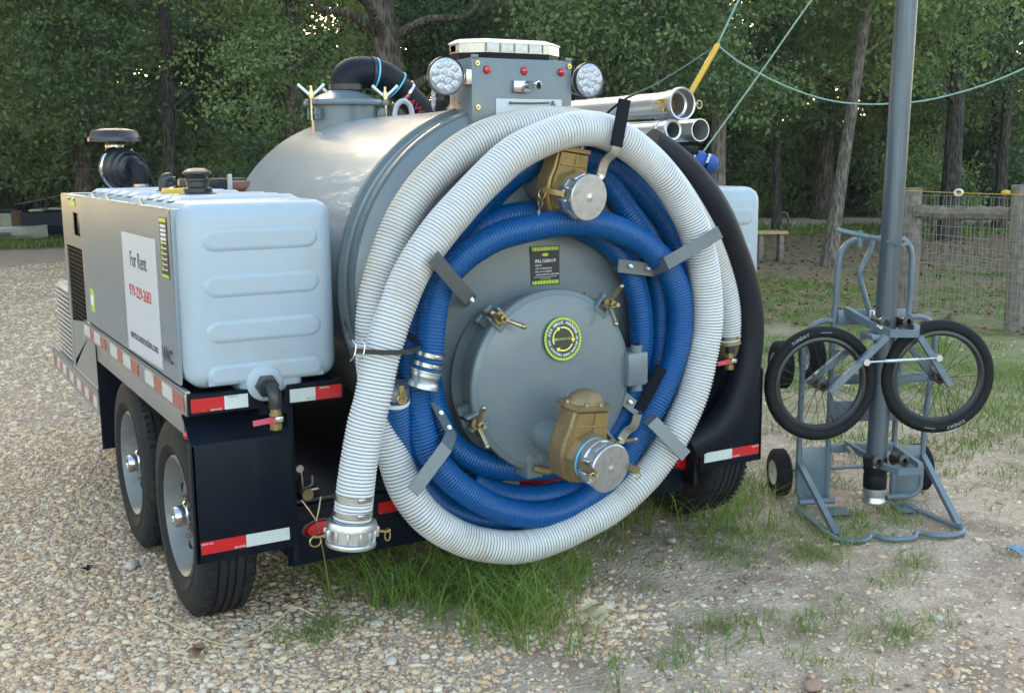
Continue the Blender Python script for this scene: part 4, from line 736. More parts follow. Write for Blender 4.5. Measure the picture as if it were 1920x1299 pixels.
# bungee strap
st_=thing('bungee_strap','black elastic strap pulled around the hanging white hoses','strap',(.40,-.33,1.07))
sp_=[(.548,-.02,1.10),(.52,-.13,1.086),(.47,-.24,1.08),(.44,-.36,1.074),(.43,-.405,1.068),(.50,-.405,1.055),(.58,-.395,1.045),(.64,-.37,1.04),(.685,-.33,1.042),(.71,-.26,1.05),(.715,-.16,1.06)]
g=G(); g.strip(catmull(sp_,6),(0,0,1),.016,.006); part('strap_band',g,'plastic',st_)
g=G(); 
for x in (.425,.455): g.tube(catmull([(x,-.40,1.10),(x+.006,-.413,1.08),(x-.002,-.413,1.05),(x-.012,-.405,1.035)],4),.002,6)
part('hook',g,'chrome',st_)
# ================================================================ aluminium tubes on the rack
g=G(); 
for y in (.42,1.7): g.bb(1.93,2.24,y-.02,y+.02,1.70,1.722,.003); g.bb(1.93,1.96,y-.02,y+.02,1.50,1.70,.003); g.bb(2.215,2.235,y-.02,y+.02,1.722,1.80,.003)
g.bb(2.03,2.17,.06,.10,1.66,1.695,.004); g.bb(2.09,2.14,.05,.09,1.42,1.66,.004); P('pipe_rack',g,'black')
def tube_thing(lbl,x,z,r,y0,y1,kind):
    t=thing('aluminium_pipe',lbl,'pipe',(x,y0,z))
    mm=Fr((x,y0,z),(0,1,0)); g=G(); L=y1-y0
    if kind==0: g.lathe([(r-.004,.10),(r-.004,0),(r,0),(r,L),(0,L)],mm,36); part('pipe_wall',g,'tube',t)
    else:
        g.lathe([(r,.10),(r,L),(0,L)],mm,36); part('pipe_wall',g,'tube',t)
        R2=.0665 if kind==2 else .044
        if kind==2: g=G(); g.lathe([(.046,.11),(.046,.045),(.054,.04),(.054,.022),(.058,0),(R2-.002,-.002),(R2,.004),(R2,.02),(R2-.007,.03),(R2-.008,.075),(R2-.014,.10),(r+.002,.13),(r,.14)],mm,40)
        else: g=G(); g.lathe([(.030,.10),(.032,.0),(.040,-.002),(R2,.003),(R2,.03),(.040,.035),(.040,.06),(R2,.065),(R2-.002,.09),(r,.10)],mm,36)
        part('coupling',g,'alu',t,sharp=35)
        g=G(); g.lathe([(0,.105),(.046 if kind==2 else .03,.105)],mm,24); part('pipe_bore',g,'brownjunk' if kind==2 else 'black',t)
        if kind==2:
            g=G(); g.lathe([(.047,.06),(.047,.046),(.0535,.043)],mm,32); part('rubber_seal',g,'plastic',t)
            g=G(); g.box((-.062,-.01,.05),(.006,.02,.07),.002,mm); g.box((-.060,.022,.055),(.010,.018,.03),.002,mm); part('cam_arm',g,'brassl',t)
            g=G(); g.cyl((x+.062,y0+.03,z),(x+.10,y0+.03,z),.006,n=8); g.tube([(x+.108+.014*math.cos(a),y0+.028,z+.016*math.sin(a)) for a in np.linspace(0,2*PI,16,endpoint=False)],.003,6,closed=True); part('pull_ring',g,'gold',t)
            g=G(); g.strip(catmull([(x-.07,y0+.20,z+.055),(x-.09,y0+.30,z+.02),(x-.10,y0+.42,z-.04),(x-.10,y0+.48,z-.09)],5),(0,1,0),.012,.003); part('tie_strap',g,'black',t)
    return t
tube_thing('large aluminium pipe with a wide cam coupling on top of the rack',2.032,1.864,.052,.0,2.3,2)
tube_thing('slim aluminium pipe with a turned coupling under the large one',1.986,1.760,.037,.0,2.2,1)
tube_thing('plain open aluminium pipe rightmost on the rack',2.118,1.760,.046,-.01,2.2,0)

# ================================================================ hand truck with its two bicycle wheels
CT=thing('hand_truck','blue grey hand truck stand with two bicycle wheels holding an upright pipe','hand truck',(2.884,.151,0),R(-24.66))
def cp(name,g,mat,parent=CT,**k): return part(name,g,mat,parent,Mx=Matrix(),**k)
def L3(u,z,v=0): return (u,-v,z)
def ctube(name,pts,r,mat='cart',n=6,seg=10): g=G(); g.tube(catmull([L3(*q) for q in pts],n),r,seg); return cp(name,g,mat)
ctube('side_tube',[(.05,.02,0),(.012,.04,0),(.0,.10,0),(0,.4,0),(.004,.70,0),(.012,.80,0),(.045,.865,0),(.09,.888,0),(.145,.89,0)],.0135)
ctube('side_tube',[(.47,.02,0),(.56,.025,0),(.603,.06,0),(.608,.12,0),(.615,.38,0),(.635,.66,0),(.640,.79,0),(.62,.865,0),(.58,.895,0),(.515,.90,0)],.0135)
ctube('handle_loop',[(.138,.80,0),(.150,.95,0),(.156,1.12,0),(.168,1.21,0),(.205,1.252,0),(.25,1.265,0),(.34,1.268,0),(.43,1.268,0),(.475,1.255,0),(.503,1.21,0),(.510,1.13,0),(.508,.95,0),(.49,.82,0)],.0145)
for u in (.142,.468): ctube('upright',[(u,.03,0),(u,.45,0),(u+(.0 if u<.3 else .01),.86,0)],.014)
for q in ((.012,.135,.285),(.474,.598,.278)): g=G(); g.bb(q[0],q[1],-.006,-.003,.03,q[2],.001); cp('base_plate',g,'cart')
for z,h,a,b in ((.275,.045,.15,.46),(.455,.10,.15,.46),(.61,.05,.15,.62),(.74,.03,.15,.46),(.905,.07,.16,.49)):
    g=G(); g.bb(a,b,-.012,.004,z-h/2,z+h/2,.003); cp('cross_member',g,'cart')
g=G(); g.tube([L3(-.06,.13,-.14),L3(.65,.14,-.14)],.009,8); cp('axle',g,'cart')
for pts in ([(-.002,.215,0),(.0,.02,.50)],[(.612,.225,0),(.585,.02,.44)]):
    g=G(); g.strip([L3(*q) for q in pts],(1,0,0),.026,.026); cp('brace',g,'cart',sharp=20)
fr=[(-.035,.014,.10),(-.03,.014,.30),(-.022,.014,.46),(.0,.014,.535),(.06,.014,.56),(.12,.014,.545),(.148,.014,.505),(.175,.014,.505),(.20,.014,.545),(.26,.014,.560),(.33,.014,.545),(.358,.014,.50),(.385,.014,.495),(.43,.014,.535),(.50,.014,.54),(.56,.014,.515),(.588,.014,.46),(.57,.014,.40),(.50,.014,.15),(.485,.018,.09)]
ctube('floor_loop',fr,.0125)
g=G(); g.tube([L3(-.03,.045,.10),L3(.145,.045,.09)],.015,10); g.bb(.09,.20,-.20,-.09,.008,.014); cp('toe_plate',g,'cart'); g=G(); g.tube([L3(.40,.05,.09),L3(.50,.05,.08)],.015,10); g.bb(.42,.52,-.20,-.09,.008,.014); cp('toe_plate',g,'cart')
for u,z,v,r in ((-.045,.125,-.14,.115),(.665,.125,-.14,.115),(.085,.70,-.10,.115),(-.055,.66,-.14,.115)):
    w_=bpy.data.objects.new('caster_wheel',None); COL.objects.link(w_); w_.parent=CT; mw_=Fr(L3(u,z,v),(-1,0,0)); w_.matrix_local=mw_; WM[w_.name]=WM[CT.name]@mw_; I=Matrix()
    g=G(); pr=[(.06,.034),(.075,.037),(.10,.034),(r-.003,.026)]
    for h in (.018,.006,-.006,-.018): pr+=[(r,h+.004),(r-.005,h+.003),(r-.005,h-.003),(r,h-.004)]
    pr+=[(r-.003,-.026),(.10,-.034),(.06,-.034)]; g.lathe(pr,None,36); part('tyre',g,'rubber',w_,I)
    g=G(); g.lathe([(.062,.033),(.052,.028),(.03,.014),(.016,.012),(.014,.03),(0,.03)],None,28); part('wheel_rim',g,'whitepl',w_,I)
# clamps round the pole
g=G(); g.strip([L3(.225,.30,.02),L3(.30,.255,.26),L3(.345,.245,.33),L3(.445,.245,.33),L3(.47,.255,.28),L3(.45,.28,.05)],(0,0,1),.028,.022); cp('lower_clamp',g,'cart',sharp=20)
g=G(); g.strip([L3(.20,.94,.0),L3(.235,.90,.22),L3(.285,.875,.31),L3(.40,.872,.32),L3(.425,.885,.27),L3(.42,.90,.02)],(0,0,1),.034,.026); cp('upper_clamp',g,'zinc' if False else 'cart',sharp=20)
for z,v in ((.262,.26),(.90,.25)):
    for u in (.262,.385) if z<.5 else (.27,.375): g=G(); g.lathe([(.012,-.04),(.030,-.036),(.018,0),(.030,.036),(.012,.04)],Fr(L3(u,z+.015,v-.02),(.3,-1,.1)),16); cp('clamp_roller',g,'plastic')
g=G(); g.cyl(L3(.215,.285,.05),L3(.205,.28,.14),.016,n=6); cp('clamp_bolt',g,'zinc')
for q in ((.262,.262,.20,.255,.26,.28),(.25,.90,.2,.245,.90,.30)): g=G(); g.cyl(L3(*q[:3]),L3(*q[3:]),.009,n=6); cp('clamp_bolt',g,'zinc')
# lever and jaw at the top
g=G(); g.tube([L3(.125,1.315,.08),L3(.20,1.298,.10),L3(.30,1.275,.14)],.011,10); g.sph(L3(.123,1.316,.08),.0135,10); g.cyl(L3(.212,1.315,.10),L3(.215,1.24,.10),.011); g.strip([L3(.25,1.285,.13),L3(.29,1.272,.24),L3(.33,1.262,.28),L3(.375,1.270,.27)],(0,0,1),.012,.012); cp('top_jaw',g,'cart')
ctube('lever',[(.30,1.27,.04),(.285,1.22,.05),(.245,1.14,.06),(.238,1.10,.06),(.262,1.02,.06),(.285,.94,.07),(.288,.87,.08)],.012)
g=G(); g.bb(.27,.30,-.11,-.09,.86,.95,.01); cp('lever_pivot',g,'alu')
# forks and tie rod
def arm(a,b,w=.026): g=G(); g.strip([L3(*a),L3(*b)],(0,-1,0),w,w); return cp('fork_arm',g,'zinc' if False else 'cart',sharp=20)
arm((.262,.865,.325),(.012,.62,.325)); arm((.22,.84,.17),(-.035,.63,.17)); arm((.41,.86,.325),(.565,.635,.325)); arm((.40,.84,.17),(.545,.66,.17))
g=G(); g.bb(.20,.262,-.315,-.18,.845,.868,.003); cp('fork_crown',g,'cart')
g=G(); g.tube([L3(.165,.755,.345),L3(.25,.757,.345)],.005,8); g.tube([L3(.25,.757,.345),L3(.40,.762,.345)],.0085,8); g.tube([L3(.40,.762,.345),L3(.495,.765,.345)],.005,8)
for u,z in ((.165,.755),(.495,.765)): g.cyl(L3(u,z,.325),L3(u,z,.355),.015,n=16)
cp('tie_rod',g,'alu')
def bike_wheel(u,z,v,rot,tphase,letters):
    w_=bpy.data.objects.new('bicycle_wheel',None); COL.objects.link(w_); w_.parent=CT; mw_=Fr(L3(u,z,v),(rot,-1,0),(1,0,0)); 
    w_.matrix_local=mw_; WM[w_.name]=WM[CT.name]@mw_; I=Matrix()
    g=G(); a_=np.linspace(0,2*PI,96,endpoint=False); g.tube([(.234*math.cos(a),.234*math.sin(a),0) for a in a_],.0265,16,closed=True)
    part('tyre',g,'bikerub',w_,I,sharp=60)
    g=G(); g.lathe([(.212,-.014),(.213,.014),(.200,.016),(.190,.008),(.190,-.008),(.200,-.016),(.212,-.014)],None,72); part('rim',g,'plastic',w_,I)
    g=G(); g.lathe([(.006,.055),(.010,.05),(.012,.036),(.028,.034),(.028,.030),(.015,.026),(.015,-.026),(.028,-.030),(.028,-.034),(.012,-.036),(.01,-.05),(0,-.055)],None,24); part('wheel_hub',g,'plastic',w_,I)
    for i in range(32):
        a=2*PI*i/32; s=1 if i%2 else -1; t=a+(.42 if (i//2)%2 else -.42); h=.031*s
        g=G(); g.cyl((.025*math.cos(t),.025*math.sin(t),h),(.194*math.cos(a),.194*math.sin(a),0),.00135,n=4); part('spoke',g,'plastic',w_,I)
    g=G(); g.cyl((.19*math.cos(-1.2),.19*math.sin(-1.2),0),(.155*math.cos(-1.2),.155*math.sin(-1.2),0),.004); part('valve_stem',g,'plastic',w_,I)
    _z=Vector((rot,-1,0)).normalized(); _y=Vector((0,0,1)); _x=_y.cross(_z); QF=Matrix((_x,_y,_z)).transposed().to_4x4(); QF.translation=mw_.translation
    up_=1 if (mw_.to_3x3()@Vector((0,1,0))).z>0 else -1
    word='SUNDAY'; 
    for i,ch in enumerate(word):
        am=letters; d=(i-2.5)*.064; a=R(am)-d; me=textmesh(ch,.020,'tyreink',bold=.0003); 
        ob=bpy.data.objects.new('print',me); COL.objects.link(ob); ob.parent=w_
        q=mw_.inverted()@QF
        ob.matrix_local=q@T(.236*math.cos(a),.236*math.sin(a),.0272)@Matrix.Rotation(a-PI/2,4,'Z'); WM[ob.name]=WM[w_.name]@ob.matrix_local
    g=G(); q=mw_.inverted()@QF
    a=R(letters)-.42; g.lathe([(.2335,.0270),(.2360,.0270)],q,16,a0=a-.22,a1=a); part('print',g,'tyreink',w_,I)
bike_wheel(-.005,.645,.25,.05,0,118); bike_wheel(.54,.661,.25,-.04,0,-68)
# tall pipe clamped in the hand truck
PO=thing('upright_pipe','tall dark galvanised pipe with a silver coupling at its foot clamped upright','pipe',tuple(WM[CT.name]@Vector(L3(.292,.07,.2))))
wl_=lambda u,z,v=.2: tuple(WM[CT.name]@Vector(L3(u,z,v)))
g=G(); g.tube([wl_(.292,.14),wl_(.3355,2.31),wl_(.357,3.5)],.0465,32); part('pipe_wall',g,'pipe',PO,sharp=60)
ax=Vector(wl_(.294,.2))-Vector(wl_(.292,.07)); g=G(); g.lathe([(.048,.0),(.053,.01),(.054,.06),(.051,.075),(.056,.085),(.056,.11),(.050,.13),(.047,.15)],Fr(wl_(.292,.135),ax),32); part('rubber_sleeve',g,'hoserub',PO)
g=G(); g.lathe([(.040,.005),(.044,-.002),(.051,.0),(.053,.006),(.051,.014),(.046,.022),(.046,.035),(.051,.04),(.053,.062),(.053,.072)],Fr(wl_(.2915,.065),ax),36); part('camlock_adapter',g,'alu',PO,sharp=35)
g=G(); g.lathe([(.0475,0),(.0478,.006),(.0475,.012)],Fr(wl_(.300,.62),ax),32); part('pipe_joint',g,'pipe',PO)

# ================================================================ ropes, sleeve and float
def ray_pt(x,y,d):
    v=fwd+right*((x-960)/2080.5)-up*((y-649.5)/2080.5); return Vector((-.8409,-3.6267,1.6579))+v*d
def ropething(nm,label,pts,r,mat,cat='rope'):
    pts=[Vector(p) for p in pts]; t=thing(nm,label,cat,tuple(pts[0])); g=G(); g.tube(catmull([tuple(p) for p in pts],6),r,6); part('strand',g,mat,t,sharp=80); return t
ROPE_A=[(4.55,2.79,2.44),(4.70,2.68,2.30),(4.98,2.49,2.13),(5.26,2.31,2.03),(5.58,2.12,2.01),(5.95,1.93,2.06),(6.45,1.67,2.25),(7.3,1.2,2.75)]
ropething('clothesline_rope','pale green rope sagging from the yellow sleeve past the upright pipe','%s'%'' or ROPE_A,.007,'rope')
ropething('guy_rope','straight pale rope rising from the blue float to the top of the picture',[(3.07,1.14,1.665),(3.37,1.05,2.07),(3.67,.97,2.48),(4.1,.84,3.05)],.0045,'rope')
ropething('sleeve_rope','short rope above the yellow sleeve',[(4.55,2.79,2.44),(4.62,2.76,2.60),(4.75,2.70,2.9)],.008,'rope')
ropething('sagging_cord','thin dark cord sagging left of the yellow sleeve behind the pipes',[(4.55,2.79,2.44),(4.28,2.93,2.25),(4.05,3.03,2.12),(3.83,3.16,2.07),(3.6,3.3,2.12),(3.3,3.5,2.3)],.006,'roped')
g=G(); ys_=thing('rope_sleeve','yellow plastic sleeve slanting up behind the rack pipes','sleeve',(4.37,2.84,2.14)); g.tube([(4.33,2.85,2.06),(4.55,2.79,2.435)],.021,14); g.sph((4.55,2.79,2.435),.021,10); part('sleeve_wall',g,'yellow',ys_)
bf=thing('neoprene_float','blue neoprene cover with white lettering at the end of the straight rope','cover',(3.06,1.15,1.62))
xx=right.normalized(); zz=up.normalized(); c0=Vector((3.05,1.15,1.63))
mb=Matrix((xx,-fwd,zz)).transposed().to_4x4(); 
mm=Matrix.Translation(c0)@mb
g=G(); g.sph((0,0,0),.055,20,(1.25,.8,1),M_=mm); part('float_body',g,'bluefab',bf,sharp=80)
g=G(); g.lathe([(.048,-.02),(.050,.02),(.040,.045),(0,.055)],mm@T(.055,.0,-.012)@Matrix.Rotation(R(100),4,'Y')@Matrix.Rotation(R(20),4,'X'),20); part('float_flap',g,'bluefab',bf,sharp=80)
text('print','RIPS',.030,'whiteink',bf,mm@Vector((-.035,.047,.0)),(mm.to_3x3()@Vector((.35,0,.93))),(mm.to_3x3()@Vector((-.93,0,.35))),1,bold=.001)
text('print','WAVE',.018,'whiteink',bf,mm@Vector((.050,.062,.002)),(mm.to_3x3()@Vector((.35,0,.93))),(mm.to_3x3()@Vector((-.93,0,.35))),1,bold=.001)

# ================================================================ ground
def zone_noise(x,y,s=1.0): return math.sin(x*1.3*s+.7*math.sin(y*.9*s))*.5+math.sin(y*1.7*s+1.1*math.sin(x*1.1*s+2))*.5
def hgt(x,y):
    d=np.hypot(x-1,y-.5); a=.012*np.sin(x*2.1+np.sin(y*1.7))*np.sin(y*2.6+1)+.006*np.sin(x*7+y*3)*np.sin(y*6.1-x*2)
    return a*np.clip((d)/1.5,0.15,1)-.006
def axis(c): 
    a=np.concatenate([np.linspace(0,7,130),7+np.geomspace(.08,150,50)]); return c+np.concatenate([-a[:0:-1],a])
xs_,ys_a=axis(1.0),axis(0.5); XX,YY=np.meshgrid(xs_,ys_a); ZZ=hgt(XX,YY)
nx,ny=len(xs_),len(ys_a); me=bpy.data.meshes.new('ground'); idx=np.arange(nx*ny).reshape(ny,nx)
q=np.stack([idx[:-1,:-1],idx[:-1,1:],idx[1:,1:],idx[1:,:-1]],-1).reshape(-1,4)
def fastmesh(me,V,F):
    k=F.shape[1]; me.vertices.add(len(V)); me.vertices.foreach_set('co',V.astype(np.float32).ravel()); me.loops.add(F.size); me.loops.foreach_set('vertex_index',F.astype(np.int32).ravel())
    me.polygons.add(len(F)); me.polygons.foreach_set('loop_start',np.arange(0,F.size,k,dtype=np.int32)); me.polygons.foreach_set('loop_total',np.full(len(F),k,np.int32)); me.update(calc_edges=True)
fastmesh(me,np.stack([XX.ravel(),YY.ravel(),ZZ.ravel()],1),q); me.shade_smooth()
k=NT('ground_soil'); sep=k.n('ShaderNodeSeparateXYZ'); k.t.links.new(k.co,sep.inputs[0]); X_,Y_=sep.outputs[0],sep.outputs[1]
wob=k.math('MULTIPLY',k.math('SUBTRACT',k.noise(.55,4,.6),.5),1.8); wobf=k.math('MULTIPLY',k.math('SUBTRACT',k.noise(3.5,4,.65),.5),.9)
def sstep(v,a,b): 
    x=k.n('ShaderNodeMapRange',{'From Min':a,'From Max':b},interpolation_type='SMOOTHSTEP'); k.t.links.new(v,x.inputs['Value']); return x.outputs[0]
# base colours
nf=k.noise(9,6,.7); nfine=k.noise(70,4,.7); npatch=k.noise(1.1,5,.65)
sand=k.mix(k.ramp(nf,[(.3,(0,0,0)),(.7,(1,1,1))]),(.36,.265,.185),(.60,.47,.345)); sand=k.mix(k.math('MULTIPLY',k.ramp(k.noise(2.6,7,.75),[(.46,(0,0,0)),(.62,(1,1,1))]),.75),sand,(.24,.165,.115))
vor=k.n('ShaderNodeTexVoronoi',{'Scale':62.0}); k.t.links.new(k.co,vor.inputs['Vector']); vor2=k.n('ShaderNodeTexVoronoi',{'Scale':28.0}); k.t.links.new(k.co,vor2.inputs['Vector'])
stc=k.n('ShaderNodeSeparateColor'); k.t.links.new(vor.outputs['Color'],stc.inputs[0])
stones=k.ramp(stc.outputs[0],[(0,(.62,.46,.32)),(.2,(.74,.60,.45)),(.4,(.50,.34,.23)),(.55,(.85,.75,.62)),(.7,(.40,.32,.26)),(.82,(.66,.46,.30)),(.93,(.88,.80,.68))],'CONSTANT')
edge=k.ramp(vor.outputs['Distance'],[(.25,(1,1,1)),(.62,(.30,.26,.22))]); gravel=k.mix(1.0,stones,edge,'MULTIPLY')
gravel=k.mix(.35,gravel,(.55,.42,.31))
grit=k.ramp(stc.outputs[1],[(.93,(0,0,0)),(.95,(1,1,1))]); sand=k.mix(k.math('MULTIPLY',grit,.7),sand,stones)
xg=k.math('SUBTRACT',k.math('ADD',k.math('ADD',X_,wob),wobf),k.math('MULTIPLY',k.math('MAXIMUM',k.math('SUBTRACT',Y_,3.0),0.0),.34)); gmask=k.math('SUBTRACT',1.0,sstep(xg,.15,1.1))
yl=k.math('ADD',Y_,k.math('MULTIPLY',wob,.7)); gmask=k.math('MULTIPLY',gmask,k.math('SUBTRACT',1.0,sstep(k.math('ADD',yl,k.math('MULTIPLY',X_,.18)),19.6,20.3)))
litter=k.mix(k.ramp(k.noise(6,6,.75),[(.35,(0,0,0)),(.65,(1,1,1))]),(.10,.075,.045),(.26,.19,.12))
grassc=k.mix(nf,(.09,.13,.03),(.19,.23,.06))
gr_l=k.ramp(k.noise(.8,6,.7),[(.38,(0,0,0)),(.56,(1,1,1))])
# right and behind: patchy grass over soil, then leaf litter, then the gravel lane
dist=k.math('ADD',k.math('MULTIPLY',X_,.635),k.math('MULTIPLY',Y_,.772)); distw=k.math('ADD',dist,k.math('MULTIPLY',wob,.8))
lawn=k.mix(k.math('MULTIPLY',gr_l,.85),k.mix(.55,sand,(.22,.20,.10)),grassc)
base=k.mix(sstep(dist,2.6,5.5),sand,lawn)
base=k.mix(k.math('MULTIPLY',sstep(distw,9.5,12.5),k.math('SUBTRACT',1.0,k.math('MULTIPLY',gr_l,.35))),base,litter)
base=k.mix(sstep(distw,20.0,22.0),base,grassc); lane=k.math('MULTIPLY',sstep(distw,22.9,23.4),k.math('SUBTRACT',1.0,sstep(distw,27.0,27.6))); 
base=k.mix(lane,base,k.mix(nfine,(.52,.44,.36),(.72,.64,.54))); base=k.mix(sstep(distw,27.6,29.0),base,litter)
col=k.mix(gmask,base,gravel); k.set(col=col,rough=.92,spec=.25)
hh=k.math('ADD',k.math('MULTIPLY',vor.outputs['Distance'],-.5),k.math('ADD',k.math('MULTIPLY',nf,.9),k.math('MULTIPLY',nfine,.35))); k.bump(hh,.9,.018)
me.materials.append(k.m); gro=bpy.data.objects.new('ground',me); COL.objects.link(gro); gro['kind']='structure'

def inside_left(x,y): return x+.9*zone_noise(x,y,.5)*.35
# ------------------------------------------------ gravel as scattered stones
rs=np.random.RandomState(5)
camxy=np.array([-.84,-3.63]); fd=np.array([.4956,.8686])
def frustum_pts(n,d0,d1,pw=1.0,half=27):
    u=rs.rand(n); d=d0*(d1/d0)**u if pw==0 else (d0**pw+u*(d1**pw-d0**pw))**(1/pw)
    a=np.radians(rs.uniform(-half,half,n)); f0=math.atan2(fd[1],fd[0]); return np.stack([camxy[0]+d*np.cos(f0-a),camxy[1]+d*np.sin(f0-a)],1),d
def trailer_wheel_clear(p):
    ok=np.ones(len(p),bool)
    for cx_,cy_ in ((.12,.395),(.12,1.24),(2.38,.395),(2.38,1.24)): ok&=~((abs(p[:,0]-cx_)<.11)&(abs(p[:,1]-cy_)<.10))
    return ok
def vnoise(p,s,seed=0):
    r_=np.random.RandomState(seed); o=np.zeros(len(p))
    for i in range(5):
        a=r_.rand()*6.28; k_=s*(1.0+.55*i); ph=r_.rand(2)*6.28; o+=np.sin((p[:,0]*math.cos(a)+p[:,1]*math.sin(a))*k_+ph[0]+1.3*np.sin((p[:,1]*math.cos(a)-p[:,0]*math.sin(a))*k_*.7+ph[1]))/(1+.35*i)
    return o/3.2
def scatter_gravel(name,pts,smin,smax,seed,label):
    z=hgt(pts[:,0],pts[:,1]); n=len(pts)
    me=bpy.data.meshes.new(name); me.vertices.add(n); me.vertices.foreach_set('co',np.stack([pts[:,0],pts[:,1],z+.001],1).astype(np.float32).ravel())
    sz=np.clip(np.exp(rs.normal(math.log((smin*smax)**.5),.50,n)),smin*.8,smax*1.35); at=me.attributes.new('size','FLOAT','POINT'); at.data.foreach_set('value',sz.astype(np.float32)); me.update()
    o=bpy.data.objects.new(name,me); COL.objects.link(o); o['kind']='stuff'; o['label']=label
    ng=bpy.data.node_groups.new(name,'GeometryNodeTree'); ng.interface.new_socket('Geometry',in_out='INPUT',socket_type='NodeSocketGeometry'); ng.interface.new_socket('Geometry',in_out='OUTPUT',socket_type='NodeSocketGeometry')
    N=ng.nodes.new; L=ng.links.new; gi=N('NodeGroupInput'); go=N('NodeGroupOutput')
    ico=N('GeometryNodeMeshIcoSphere'); ico.inputs['Radius'].default_value=.5; ico.inputs['Subdivisions'].default_value=2
    no=N('ShaderNodeTexNoise'); no.inputs['Scale'].default_value=2.3; sp=N('GeometryNodeSetPosition'); vm=N('ShaderNodeVectorMath'); vm.operation='SUBTRACT'; vm.inputs[1].default_value=(.5,.5,.5)
    vs=N('ShaderNodeVectorMath'); vs.operation='SCALE'; vs.inputs['Scale'].default_value=.65; L(no.outputs['Color'],vm.inputs[0]); L(vm.outputs[0],vs.inputs[0]); L(ico.outputs['Mesh'],sp.inputs['Geometry']); L(vs.outputs[0],sp.inputs['Offset'])
    sm=N('GeometryNodeSetShadeSmooth'); L(sp.outputs[0],sm.inputs[0]); mt=N('GeometryNodeSetMaterial'); mt.inputs['Material'].default_value=M['peb']; L(sm.outputs[0],mt.inputs[0])
    iop=N('GeometryNodeInstanceOnPoints'); L(gi.outputs[0],iop.inputs['Points']); L(mt.outputs[0],iop.inputs['Instance'])
    rv=N('FunctionNodeRandomValue'); rv.data_type='FLOAT_VECTOR'; rv.inputs[0].default_value=(-.28,-.28,0); rv.inputs[1].default_value=(.28,.28,6.28); rv.inputs['Seed'].default_value=seed
    L(rv.outputs[0],iop.inputs['Rotation'])
    rv2=N('FunctionNodeRandomValue'); rv2.data_type='FLOAT_VECTOR'; rv2.inputs[0].default_value=(.75,.55,.36); rv2.inputs[1].default_value=(1.35,1.0,.72); rv2.inputs['Seed'].default_value=seed+3
    na=N('GeometryNodeInputNamedAttribute'); na.data_type='FLOAT'; na.inputs['Name'].default_value='size'
    v3=N('ShaderNodeVectorMath'); v3.operation='SCALE'; L(rv2.outputs[0],v3.inputs[0]); L(na.outputs[0],v3.inputs['Scale']); L(v3.outputs[0],iop.inputs['Scale']); L(iop.outputs[0],go.inputs[0])
    md=o.modifiers.new('scatter','NODES'); md.node_group=ng; return o
def gravel_keep(p,soft=.5):
    xg=p[:,0]-.34*np.maximum(p[:,1]-3,0)+.45*vnoise(p,1.1,3)+.35*vnoise(p,4,4); e=np.clip((1.0-xg)/1.0,0,1); return rs.rand(len(p))<e
p1,_=frustum_pts(150000,3.0,7.5,1.2,38); p1=p1[gravel_keep(p1)&trailer_wheel_clear(p1)]
p2,_=frustum_pts(80000,7.0,20,1.2,34); p2=p2[gravel_keep(p2)&(p2[:,0]<1.0+.34*np.maximum(p2[:,1]-3,0))&((p2[:,1]+.18*p2[:,0])<19.6)]
scatter_gravel('gravel',np.concatenate([p1]),.006,.030,1,'loose tan and grey river gravel beside the trailer wheels')
scatter_gravel('far_gravel',np.concatenate([p2]),.014,.038,2,'loose gravel of the drive further back')
p3,_=frustum_pts(44000,3.2,11,1.0); k3=vnoise(p3,2.3,9)+.35*(rs.rand(len(p3))-.5); f_=np.clip(.07+.40*k3+.25*np.clip(-.2-p3[:,1],0,2),.03,.8); p3=p3[(p3[:,0]>.2)&(rs.rand(len(p3))<f_)&trailer_wheel_clear(p3)]
c=np.array([1.25,-.42]); pp_=c+rs.normal(0,1,(900,2))*np.array([.17,.17]); pk_=pp_[rs.rand(900)<.8]; scatter_gravel('pebble_patch',c[:2]+(pk_-c[:2])*.8,.012,.034,6,'patch of reddish and white pebbles around the pale dead leaves'); scatter_gravel('scattered_gravel',np.concatenate([p3,pp_,np.array([2.1,-1.35])+rs.normal(0,1,(420,2))*np.array([.35,.22])]),.006,.026,3,'sparse pebbles on the sandy ground')
def stone(loc,s,mat,label,seed,flat=.6,grp=None):
    r_=random.Random(seed); g=G(); bm=bmesh.new(); bmesh.ops.create_icosphere(bm,subdivisions=2,radius=1)
    for v in bm.verts: f=1+.22*(r_.random()-.5)+.16*math.sin(v.co.x*3+seed)*math.cos(v.co.y*4); v.co=Vector((v.co.x*s*f*1.3,v.co.y*s*f,v.co.z*s*flat*f))
    bm.verts.index_update(); g.add([v.co[:] for v in bm.verts],[[v.index for v in f.verts] for f in bm.faces]); bm.free()
    me=mkmesh('stone',g,mat,70); o=bpy.data.objects.new('stone',me); COL.objects.link(o); o.location=(loc[0],loc[1],s*flat*.5); o.rotation_euler=(0,0,r_.random()*6); WM[o.name]=Matrix(); meta(o,label,'stone',grp); return o
stone((-.045,.97),.030,'stone','pale flat stone lying on the gravel left of the rear tyre',1)
stone((.60,-.10),.024,'stone','small white stone on bare soil right of the rear tyre',2)
stone((.52,-.41),.018,'stone','upright grey pebble beside the small grass tuft',3,.9)
stone((1.60,-1.25),.028,'stoner','rusty brown rock at the bottom edge of the picture',4,.5)
stone((3.20,-.02),.022,'stoner','rounded brown stone by the right foot of the hand truck',5,.7)
stone((2.05,.05),.018,'stone','tan stone on the soil below the hose coil',6)
stone((2.05,-.62),.015,'stone','pair forming tan pebble on the soil in front of the hand truck',7)
stone((2.35,-1.1),.020,'stone','pale blue grey stone at the lower right',8)
